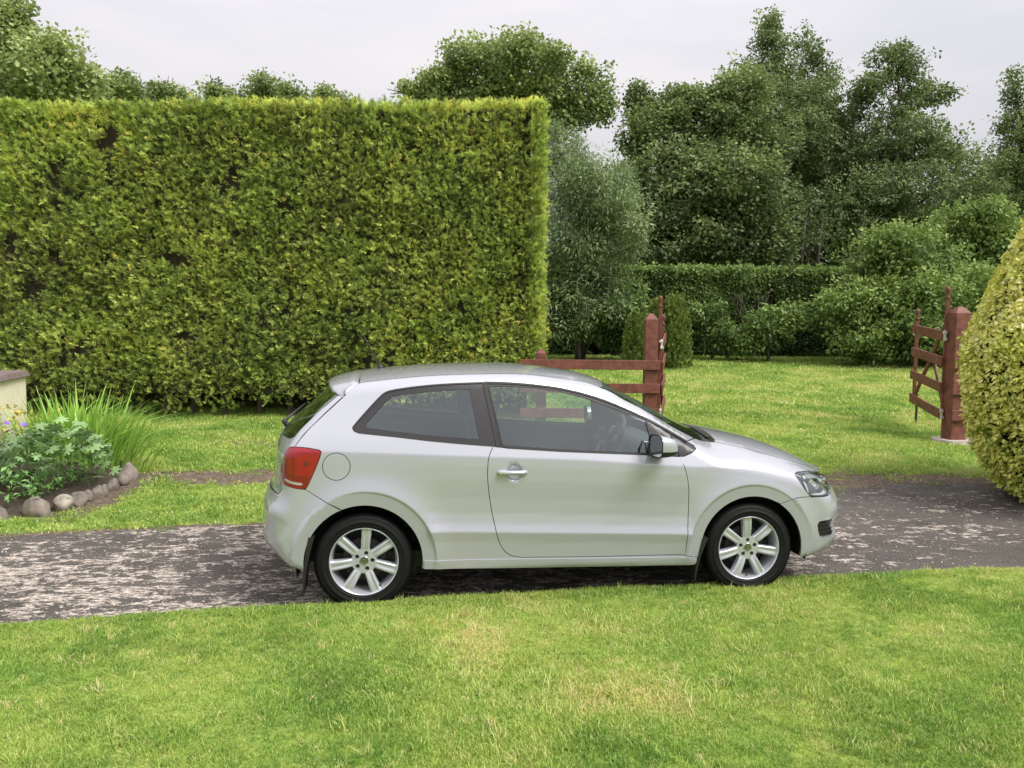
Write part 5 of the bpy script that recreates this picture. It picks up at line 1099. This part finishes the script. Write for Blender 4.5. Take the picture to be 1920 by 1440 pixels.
# side glass
qg=xz('qglass'); dg=xz('dglass'); qloop=[tuple(p) for p in smooth_line(qwin[10:]+qwin[0:9],2)]+[qwin[9]]
P=panel('side',qloop,holes=[qg],gap=.001,offset=-.003,grid=.04,depth=.006)
qf=pair('quarter_window_frame',P,gloss_blk)
P=panel('side',qg,gap=0,offset=-.005,grid=.08,depth=0)
pair('quarter_window',P,glass)
dl_loop=[tuple(p) for p in dwin_top]+[tuple(p) for p in smooth_line(dwin[8:14],2)][1:]+dwin[14:]
P=panel('side',dl_loop,holes=[dg],gap=.001,offset=-.003,grid=.04,depth=.008)
pair('window_frame',P,gloss_blk,(dr,dl))
P=panel('side',dg,gap=0,offset=-.007,grid=.08,depth=0); pair('door_window',P,glass,(dr,dl))
def ribbon(line,w,off,name,mat,parents,grid=.05):
    l=np.array(dens(line,.03)); t=nrm(np.gradient(l,axis=0)); nn=np.stack([-t[:,1],t[:,0]],1)*w/2
    lp=[tuple(p) for p in l+nn]+[tuple(p) for p in (l-nn)[::-1]]
    return pair(name,panel('side',lp,gap=0,offset=off,grid=grid,depth=.008),mat,parents)
ribbon([(.742,1.372),(.812,.99)],.014,.002,'pillar_seal',rubber,(dr,dl))
ribbon([(.772,1.352),(.842,1.0)],.010,.001,'pillar_seal',rubber,(dr,dl))
ribbon([tuple(p) for p in dwin_top],.012,.002,'roof_seal',rubber,(None,None))
ribbon([tuple(p) for p in smooth_line(qwin[0:9],2)],.009,.001,'roof_seal',rubber,(None,None))
ribbon([(.868,.986),(1.202,.9605),(1.603,.938),(1.816,.9255),(1.975,.915)],.012,.003,'waist_seal',rubber,(dr,dl))
ribbon([(-.03,1.086),(.19,1.062),(.4,1.035),(.615,1.013),(.79,.998)],.012,.003,'waist_seal',rubber,(None,None))
ribbon([(1.783,1.128),(1.817,.938)],.010,.001,'corner_trim',rubber,(dr,dl))
ribbon([(1.936,1.058),(1.985,.915)],.005,.002,'corner_trim',rubber,(dr,dl))
# tailgate, rear window, spoiler
Rs=[(p[1],p[2]) for p in TR['Rstrip']]; lmp=[(p[1],p[2]) for p in TR['lamp']]; rh=[(p[1],p[2]) for p in TR['Rhatch']]
hatch_loop=[(0,1.352),(-.3,1.346),(-.5,1.335)]+Rs[0:1]+Rs[2:5]+[lmp[0],lmp[1],lmp[2],lmp[3],lmp[4],lmp[5],lmp[6],rh[1],rh[2],(-.5,.704),(-.25,.703),(0,.703)]
rg=[(0,1.344),(-.3,1.338),(-.5,1.327),(-.640,1.300),(-.662,1.240),(-.685,1.121),(-.712,1.055),(-.66,1.040),(-.5,1.036),(-.25,1.034),(0,1.034)]
hl=[(-.004 if abs(a)<.001 else a,b) for a,b in rg]
P=panel('rear',hatch_loop,holes=[hl],nogap=lambda p:abs(p[0])<.006,grid=.03)
tg=build('tailgate',[P,mirror(P)],paint)
P=panel('rear',rg,gap=.003,offset=-.004,nogap=lambda p:abs(p[0])<.006,grid=.05,depth=0)
build('rear_window',[P,mirror(P)],glass_b,tg)
# spoiler: upper skin continues the roof line back, turned under to the glass
def spoiler():
    ny=24; V=[];Fc=[]
    ys=np.linspace(-.655,.655,ny*2+1)
    for y in ys:
        ay=abs(y); xf=-.036 if ay<.58 else -.036-(ay-.58)/.075*.082
        P=lift('top',np.array([[xf,-min(ay,.654)]]))[0]; zt=P[2]
        tipx=-.252+.12*(ay/.655)**4+.02*(ay/.655)**2; tipz=1.366-.075*(ay/.62)**2.4
        und=lift('top',np.array([[tipx+.055,-min(ay,.645)]]))[0]
        prof=[(xf,zt-.012),(xf-.002,zt-.001),(xf*.66+tipx*.34,zt*.66+tipz*.34+.010),(xf*.3+tipx*.7,zt*.3+tipz*.7+.010),(tipx+.014,tipz+.008),(tipx+.002,tipz+.001),(tipx,tipz-.012),(tipx+.012,tipz-.026),(tipx+.06,max(und[2]-.02,tipz-.075))]
        V+=[(a,y,b) for a,b in prof]
    m=9
    for i in range(len(ys)-1):
        for j in range(m-1): Fc.append((i*m+j,(i+1)*m+j,(i+1)*m+j+1,i*m+j+1))
    Fc.append(tuple(range(m))); Fc.append(tuple(range((len(ys)-1)*m,len(ys)*m))[::-1])
    o=mesh('roof_spoiler',V,Fc,paint,tg,smooth=True); return o
spoiler()
# rear wiper
V,Fc=tube_data([(-.515,-.01,1.030),(-.552,-.01,1.045),(-.566,-.01,1.068),(-.556,-.01,1.086)],[.014,.018,.02,.014],8)
tube_data([(-.556,-.01,1.08),(-.50,.12,1.13),(-.455,.26,1.165)],[.011,.007,.005],6,V,Fc)
mesh('rear_wiper',V,Fc,blackpl,tg,smooth=True)
# tail lamps
P=panel('side',smooth_loop(lamp,1),gap=.002,offset=.001,grid=.018,depth=.02)
tl=pair('tail_lamp',P,redl)
def sub(name,lp,mat,off,par,grid=.02): 
    p=panel('side',lp,gap=0,offset=off,grid=grid,depth=.003); return pair(name,p,mat,par)
sub('reversing_lens',smooth_loop([(-.466,.801),(-.43,.788),(-.385,.780),(-.355,.778),(-.355,.792),(-.39,.796),(-.43,.804),(-.462,.816)],1),whl,.0025,tl)
sub('reflector',smooth_loop([(-.350,.922),(-.312,.922),(-.318,.893),(-.352,.893)],1),redd,.0025,tl)
sub('lamp_band',smooth_loop([(-.452,.955),(-.447,.957),(-.449,.89),(-.455,.832),(-.480,.835),(-.484,.845),(-.470,.90)],1),redd,.0015,tl)
sub('lamp_band',smooth_loop([(-.410,.955),(-.404,.956),(-.402,.87),(-.406,.815),(-.412,.817),(-.413,.87)],1),redd,.0015,tl)
sub('lamp_base',smooth_loop([(-.478,.850),(-.44,.842),(-.38,.836),(-.305,.838),(-.326,.785),(-.343,.762),(-.39,.770),(-.43,.778),(-.466,.790)],1),pmat('deep_red_lens',(.17,.002,.006),.14,coat=.8,spec=.5),.0012,tl)
# head lamps: dark bowl, chrome surrounds, clear lens
P=panel('side',smooth_loop(head,1),gap=.003,offset=-.045,grid=.025,depth=0); hb=pair('headlamp',P,gloss_blk)
P=panel('side',smooth_loop(head,1),gap=.003,offset=.000,grid=.022,depth=.004); pair('lens',P,clear,hb)
def hsub(lp,off,nm='reflector'): return pair(nm,panel('side',smooth_loop(lp,1),gap=0,offset=off,grid=.02,depth=.012),chrome,hb)
hsub([(2.845,.772),(2.92,.765),(3.03,.748),(3.055,.735),(2.99,.733),(2.95,.742),(2.89,.748)],-.012)
hsub([(2.99,.742),(3.025,.735),(3.03,.672),(3.005,.668)],-.014)
hsub([(2.875,.640),(2.96,.640),(3.03,.648),(3.035,.675),(2.985,.668),(2.98,.655),(2.90,.652)],-.012)
hsub([(2.845,.735),(2.858,.738),(2.878,.66),(2.865,.656)],-.016)
for s in (0,1):
    sg=-1 if s==0 else 1
    for cx,cz,r_ in ((2.935,.700,.042),(3.06,.705,.036)):
        cy=abs(lift('side',np.array([[cx,cz]]))[0][1])-.035
        V,Fc=lathe_data([(r_,0),(r_*.92,-.016),(r_*.6,-.03),(r_*.2,-.036),(.001,-.036)],20); V=[(a,b*-sg*-1*-1 if False else (-b)*-sg*1.0,c) for a,b,c in V]
        o=mesh('reflector',V,Fc,chrome,hb[s],smooth=True); o.location=(cx,sg*cy,cz)
# sills
st_,sb_=[(p[0],p[2]) for p in TR['silltop']],[(p[0],p[2]) for p in TR['sillbot']]
sl=[(.362,st_[0][1]-.004)]+st_[1:3]+[(2.085,.266),(2.09,.216)]+sb_[1:3][::-1]+[(.362,.255)]
P=panel('side',sl,gap=0,offset=.007,grid=.03,depth=.02); pair('sill_trim',P,paint)
# door handles
for s,par in ((-1,dr),(1,dl)):
    y=abs(lift('side',np.array([[.90,.87]]))[0][1])
    V,Fc=tube_data([(.812,s*(y-.004),.8355),(.818,s*(y+.014),.8355),(.835,s*(y+.024),.8352),(.90,s*(y+.029),.8345),(.965,s*(y+.024),.8335),(.984,s*(y+.014),.833),(.990,s*(y-.004),.833)],[.012,.0145,.0155,.0145,.0145,.0135,.011],12)
    V=[(a,b,.834+(c-.834)*1.0) for a,b,c in V]
    h=mesh('door_handle',V,Fc,paint,par,smooth=True)
    V,Fc=tube_data([(.826,s*(y+.030),.8355),(.826,s*(y+.0385),.8355)],.008,12); mesh('lock_barrel',V,Fc,chrome,h)
# mirrors
def door_mirror(s,par):
    nx,nt=14,28; V=[];Fc=[]
    x0,x1=1.786,1.915; cy=s*.905; cz=.995
    for i in range(nx+1):
        t=i/nx; x=x0+(x1-x0)*(1-math.cos(t*math.pi/2)) if False else x0+(x1-x0)*math.sin(t*math.pi/2)
        k=math.cos(t*math.pi/2)**.62 if i<nx else .02
        w,h=.098*k,.070*k
        for j in range(nt):
            a=2*math.pi*j/nt; ca,sa=math.cos(a),math.sin(a); e=.62
            yy=math.copysign(abs(ca)**e,ca)*w; zz=math.copysign(abs(sa)**e,sa)*h
            V.append((x-.010*zz/.07*0+ -.012*(yy*s)/.1*-1,cy+yy,cz+zz-.012*t+.004*(yy*s)/.1))
    for i in range(nx):
        for j in range(nt): Fc.append((i*nt+j,i*nt+(j+1)%nt,(i+1)*nt+(j+1)%nt,(i+1)*nt+j))
    V=np.array(V)
    up=[f for f in Fc if V[list(f)].mean(0)[2]>cz-.022]; dn=[f for f in Fc if f not in set(up)]
    r=mesh('door_mirror',V.tolist(),up,paint,par,smooth=True)
    mesh('lower_cover',(V*np.array([1,1,1])).tolist(),dn,blackpl,r,smooth=True)
    Vb=[tuple(v+np.array([.004,0,0])) for v in V[:nt]]; mesh('mirror_glass',Vb,[tuple(range(nt))],chrome,r)
    rim=[tuple(v) for v in V[:nt]]; Vt,Ft=tube_data([Vector(v) for v in rim]+[Vector(rim[0])],.004,5); mesh('mirror_rim',Vt,Ft,blackpl,r)
    Va,Fa=tube_data([(1.855,s*.775,.945),(1.86,s*.82,.945),(1.862,s*.87,.955)],[.026,.024,.022],10); mesh('mirror_arm',Va,Fa,blackpl,r,smooth=True)
door_mirror(-1,dr); door_mirror(1,dl)
# mud flaps
for x,zt,zb in ((-.350,.47,.11),(2.105,.385,.105)):
    for s in (-1,1):
        V=[];Fc=[];n=9
        for i in range(n):
            t=i/(n-1); z=zt+(zb-zt)*t; xo=x+(.045 if x<0 else .05)*(1-t)**2-.008*t; th=.026*(1-t)**1.3+.008
            for yy in (.60,.66,.80,.842-.02*t):
                V+=[(xo-th/2,s*yy,z),(xo+th/2,s*yy,z)]
        m=8
        for i in range(n-1):
            for j in range(3):
                a=i*m+j*2; Fc+=[(a,a+2,a+m+2,a+m),(a+1,a+m+1,a+m+3,a+3)]
            Fc+=[(i*m+6,i*m+7,(i+1)*m+7,(i+1)*m+6),(i*m,i*m+m,i*m+m+1,i*m+1)]
        Fc+=[(0,1,3,2),(2,3,5,4),(4,5,7,6)]; k=(n-1)*m; Fc+=[(k,k+2,k+3,k+1),(k+2,k+4,k+5,k+3),(k+4,k+6,k+7,k+5)]
        mesh('mud_flap',V,Fc,blackpl,CAR)
# aerial
V,Fc=tube_data([(.094,0,1.425),(.086,0,1.443),(.072,0,1.462)],[.030,.020,.010],10); tube_data([(.074,0,1.46),(.003,0,1.605),(-.035,0,1.675)],[.0065,.004,.003],6,V,Fc)
mesh('roof_aerial',V,Fc,blackpl,CAR,smooth=True)
# front wipers on the cowl
for y0,y1 in ((-.44,.08),(.12,.5)):
    V,Fc=tube_data([(2.325,y0+.02,.975),(2.33,(y0+y1)/2,1.0),(2.30,y1,1.012)],[.012,.009,.006],6); mesh('wiper_arm',V,Fc,blackpl,CAR,smooth=True)
    V,Fc=tube_data([(2.335,y0-.08,.968),(2.36,y0+.18,.992)],[.006,.006],6); mesh('wiper_blade',V,Fc,chrome,CAR)
# ---- inside -------------------------------------------------------------------------------------------
low=[(-.45,.40),(-.45,.98),(-.03,1.07),(.4,1.018),(.8,.985),(1.2,.945),(1.82,.915),(2.2,.90),(2.7,.80),(2.95,.70),(2.95,.40),(2.87,.34)]+arc((2.472,.300),.39,9,184,30)+[(2.06,.25),(.40,.27)]+arc((0,.300),.39,-4,165,30)
P=panel('side',low,gap=0,offset=-.030,grid=.06,depth=0); pair('inner_panel',P,intr)
Pi=panel('side',side_loop,holes=[smooth_loop(qwin,1)],gap=0,offset=-.028,grid=.05,depth=0); pair('pillar_lining',Pi,lining)
P=panel('top',roof_loop,gap=0,offset=-.03,grid=.08,depth=0); build('roof_lining',[P,mirror(P)],lining)
bm=bmesh.new(); box_bm(bm,(1.2,0,.28),(2.9,1.40,.10)); box_bm(bm,(2.70,0,.50),(.6,1.0,.34)); box_bm(bm,(-.26,0,.46),(.28,1.0,.30)); bm_obj('underbody',bm,rubber,CAR)
# arch liners
for cx,rr in ((0,.40),(2.472,.385)):
    for s in (-1,1):
        V=[];Fc=[];n=24
        for i in range(n+1):
            a=R(-12+204*i/n); V+=[(cx+rr*math.cos(a),s*.828,.3+rr*math.sin(a)),(cx+rr*math.cos(a),s*.52,.3+rr*math.sin(a))]
            if i: Fc.append((2*i-2,2*i,2*i+1,2*i-1))
        k=len(V); V+=[(cx,s*.52,.3)]; Fc+=[(2*i+1,2*i+3,k) for i in range(n)]
        mesh('arch_liner',V,Fc,rubber,CAR,smooth=False)
# dashboard, steering wheel, seats
bm=bmesh.new(); box_bm(bm,(1.95,0,.80),(.42,1.36,.26)); bmesh.ops.bevel(bm,geom=list(bm.edges),offset=.07,segments=3,affect='EDGES'); bm_obj('dashboard',bm,intr,CAR,smooth=True)
swr=empty('steering_wheel',(1.64,-.36,.955)); swr.parent=CAR; swr.rotation_euler=(0,R(-62),0)
pts=[(.185*math.cos(2*math.pi*i/28),.185*math.sin(2*math.pi*i/28),0) for i in range(29)]
V,Fc=tube_data(pts,.016,8); mesh('wheel_rim',V,Fc,intr,swr,smooth=True)
V,Fc=tube_data([(0,0,-.05),(0,0,.0)],[.06,.065],12)
for a in (0,math.pi,-math.pi/2): tube_data([(0,0,-.02),(.175*math.cos(a),.175*math.sin(a),0)],[.03,.014],6,V,Fc)
mesh('wheel_hub',V,Fc,intr,swr,smooth=True)
for y in (-.36,.36):
    bm=bmesh.new(); box_bm(bm,(1.12,y,.50),(.50,.48,.16)); box_bm(bm,(.84,y,.80),(.14,.46,.60),Euler((0,R(-14),0)).to_matrix()); bmesh.ops.bevel(bm,geom=list(bm.edges),offset=.05,segments=3,affect='EDGES')
    st=bm_obj('front_seat',bm,intr,CAR,smooth=True)
    bm=bmesh.new(); box_bm(bm,(.735,y,1.165),(.10,.26,.15),Euler((0,R(-14),0)).to_matrix()); bmesh.ops.bevel(bm,geom=list(bm.edges),offset=.04,segments=3,affect='EDGES'); bm_obj('headrest',bm,intr,st,smooth=True)
bm=bmesh.new(); box_bm(bm,(.0,0,.72),(.14,1.15,.52),Euler((0,R(-18),0)).to_matrix()); box_bm(bm,(.25,0,.46),(.5,1.15,.16)); bmesh.ops.bevel(bm,geom=list(bm.edges),offset=.05,segments=3,affect='EDGES'); bm_obj('rear_seat',bm,intr,CAR,smooth=True)
# ---- wheels -------------------------------------------------------------------------------------------
tyre=pmat('tyre_rubber',(.007,.007,.0075),.6,spec=.22,var=.25,vscale=30)
alloy=pmat('alloy',(.55,.565,.615),.28,metal=.5,coat=.5,coatr=.1)
brake=pmat('brake_iron',(.05,.045,.04),.6,metal=.5)
emb_d=pmat('emblem_dark',(.06,.06,.06),.35)
def tyre_mesh():
    prof=[(.195,-.165),(.215,-.185),(.255,-.192),(.284,-.178),(.2945,-.155),(.2975,-.13),(.298,-.10),(.298,-.06),(.2975,-.035),(.2945,-.012),(.2885,.004),(.282,.0115),(.275,.0145),(.2735,.0165),(.271,.0160),(.262,.0200),(.248,.0225),(.2465,.0238),(.2445,.0225),(.232,.0205),(.2215,.0155),(.2195,.0165),(.2165,.0140),(.212,.0060),(.205,.0)]
    V,Fc=lathe_data(prof,96); return V,Fc
def tread_mesh():
    V=[];Fc=[]
    for k in range(72):
        a0=2*math.pi*k/72;a1=a0+2*math.pi/72*.72
        pr=[(.2985,-.030),(.2978,-.010),(.2935,.0035),(.2875,.0125)]
        k0=len(V)
        for sh,a in ((0,a0),(0,a1)):
            for i,(r,h) in enumerate(pr): V.append((r*math.cos(a+i*.012),h,r*math.sin(a+i*.012)))
        for i in range(3): Fc.append((k0+i,k0+i+1,k0+5+i,k0+4+i))
        # returns
        k1=len(V)
        for a in (a0,a1):
            for i,(r,h) in enumerate(pr): V.append(((r-.006)*math.cos(a+i*.012),h-.002,(r-.006)*math.sin(a+i*.012)))
        for i in range(3): Fc.append((k0+i,k1+i,k1+i+1,k0+i+1)); Fc.append((k0+4+i,k0+5+i,k1+5+i,k1+4+i))
    return V,Fc
def rim_mesh():
    prof=[(.207,-.004),(.2095,.004),(.2085,.0095),(.2050,.0105),(.2015,.006),(.1985,-.004),(.192,-.022),(.187,-.05),(.184,-.10),(.186,-.15),(.205,-.165)]
    V,Fc=lathe_data(prof,72); return V,Fc
def spoke_mesh():
    V=[];Fc=[]
    rs=[.0655,.071,.080,.100,.125,.150,.175,.192,.2005]
    hw=[.030,.028,.027,.0275,.0285,.030,.0315,.033,.034]
    top=[-.0135,-.0120,-.009,-.004,-.001,.0005,.000,-.001,-.002]
    gro=[0,0,.003,.0055,.0065,.0065,.0055,.004,.003]
    m=9
    for r,w,t,g in zip(rs,hw,top,gro):
        sec=[(-w,-.045),(-w*.98,-.012+t),(-w*.80,t-.001),(-w*.42,t),(-.10*w,t-g),(.42*w,t-g*.9),(.66*w,t+.0005),(w*.97,t-.012),(w,-.045)]
        V+=[(r,b,a) for a,b in sec]
    for i in range(len(rs)-1):
        for j in range(m-1): Fc.append((i*m+j,(i+1)*m+j,(i+1)*m+j+1,i*m+j+1))
    return V,Fc
def hub_mesh():
    """hub disc with five bolt holes"""
    V=[];Fc=[]
    import itertools
    n=40; pts=[];E=[]
    def ring(c,r,m,sg=1):
        k=len(pts)
        for i in range(m): pts.append((c[0]+r*math.cos(2*math.pi*i/m),c[1]+r*math.sin(2*math.pi*i/m)))
        for i in range(m): E.append((k+i,k+(i+1)%m))
    ring((0,0),.077,46); ring((0,0),.0285,24)
    hc=[(.050*math.cos(R(90+72*i)),.050*math.sin(R(90+72*i))) for i in range(5)]
    for c in hc: ring(c,.0130,14)
    ov,_,of,_,_,_=delaunay_2d_cdt([Vector(p) for p in pts],E,[],0,1e-6,True)
    ov=[tuple(v) for v in ov]
    for f in of:
        cx=sum(ov[i][0] for i in f)/3;cy=sum(ov[i][1] for i in f)/3;q=math.hypot(cx,cy)
        if q>.0768 or q<.0285: continue
        if any(math.hypot(cx-a,cy-b)<.0128 for a,b in hc): continue
        Fc.append(tuple(f))
    V=[(x,-.0125-.05*max(0,math.hypot(x,z)-.058),z) for x,z in ov]
    for c in hc:
        k=len(V)
        for i in range(14):
            a=2*math.pi*i/14
            V+=[(c[0]+.0130*math.cos(a),-.0125,c[1]+.0130*math.sin(a)),(c[0]+.0125*math.cos(a),-.045,c[1]+.0125*math.sin(a))]
        for i in range(14): Fc.append((k+2*i,k+2*((i+1)%14),k+2*((i+1)%14)+1,k+2*i+1))
    return V,Fc,hc
WT=tyre_mesh();WR=rim_mesh();WS=spoke_mesh();WH=hub_mesh();WD=tread_mesh()
def strip2(pts,w):
    """flat stroke in the wheel plane (x,z)"""
    V=[];Fc=[]
    for a,b in zip(pts[:-1],pts[1:]):
        a=Vector((a[0],0,a[1]));b=Vector((b[0],0,b[1]));d=(b-a).normalized();n=Vector((d.z,0,-d.x))*w/2;k=len(V)
        V+=[a+n,a-n,b-n+d*w*.2,b+n+d*w*.2]; Fc.append((k,k+1,k+2,k+3))
    return V,Fc
first=None
def wheel(x,s,spin,lug):
    g=empty('wheel',(x,s*.790,.298)); g.parent=CAR
    if s>0: g.rotation_euler=(0,0,math.pi)
    # local -y is outward: meshes are made with +y outward, so flip
    def fl(V): return [(a,-b,c) for a,b,c in V]
    def ff(F): return [tuple(f)[::-1] for f in F]
    o=mesh('tyre',fl(WT[0]),ff(WT[1]),tyre,g,smooth=True); mesh('tread_blocks',fl(WD[0]),ff(WD[1]),tyre,o)['kind']='stuff'
    rim=mesh('rim',fl(WR[0]),ff(WR[1]),alloy,g,smooth=True)
    for i in range(7):
        sp=mesh('spoke',fl(WS[0]),ff(WS[1]),alloy,rim,smooth=True); sp.rotation_euler=(0,-R(90+spin+360/7*i),0)
    hb_=mesh('hub',fl(WH[0]),ff(WH[1]),alloy,rim,smooth=False); hb_.rotation_euler=(0,-R(lug),0)
    V=[];Fc=[]
    for c in WH[2]: tube_data([(c[0],.036,c[1]),(c[0],.024,c[1])],.0075,6,V,Fc)
    nb=mesh('wheel_nuts',V,Fc,brake,rim); nb['kind']='stuff'; nb.rotation_euler=(0,-R(lug),0)
    V,Fc=lathe_data([(.0275,-.014),(.0285,-.010),(.0270,-.0085),(.0255,-.0092),(.0245,-.0095),(.001,-.0095)],28); cap=mesh('centre_cap',fl(V),ff(Fc),chrome,rim,smooth=True); cap.rotation_euler=(0,-R(spin),0)
    V,Fc=lathe_data([(.0238,-.0090),(.001,-.0090)],28); mesh('badge_field',fl(V),ff(Fc),emb_d,cap)
    # badge: a V above a W inside a ring
    V,Fc=strip2([(-.0095,.0195),(-.0005,.0025),(.0005,.0025),(.0095,.0195)],.0042)
    V2,F2=strip2([(-.0195,.0105),(-.0098,-.0185),(-.0005,-.0035),(.0005,-.0035),(.0098,-.0185),(.0195,.0105)],.0042)
    k=len(V); V+=V2; Fc+=[tuple(i+k for i in f) for f in F2]
    em=mesh('badge',[(a.x,.0083,a.z) for a in V],Fc,chrome,cap)
    # valve
    a=R(lug+ (-43 if x<1 else -90)); V,Fc=tube_data([(.186*math.cos(a),.018,.186*math.sin(a)),(.176*math.cos(a),.004,.176*math.sin(a))],.005,6); mesh('valve',V,Fc,rubber,rim)
    V,Fc=lathe_data([(.135,-.075),(.13,-.068),(.06,-.066),(.001,-.066)],32); mesh('brake_disc',fl(V),ff(Fc),brake,g)
    V,Fc=lathe_data([(.19,-.13),(.001,-.13)],24); mesh('wheel_back',fl(V),ff(Fc),rubber,g)
wheel(0,-1,-5,-15); wheel(2.47,-1,2.4,0); wheel(0,1,11,20); wheel(2.47,1,-8,35)
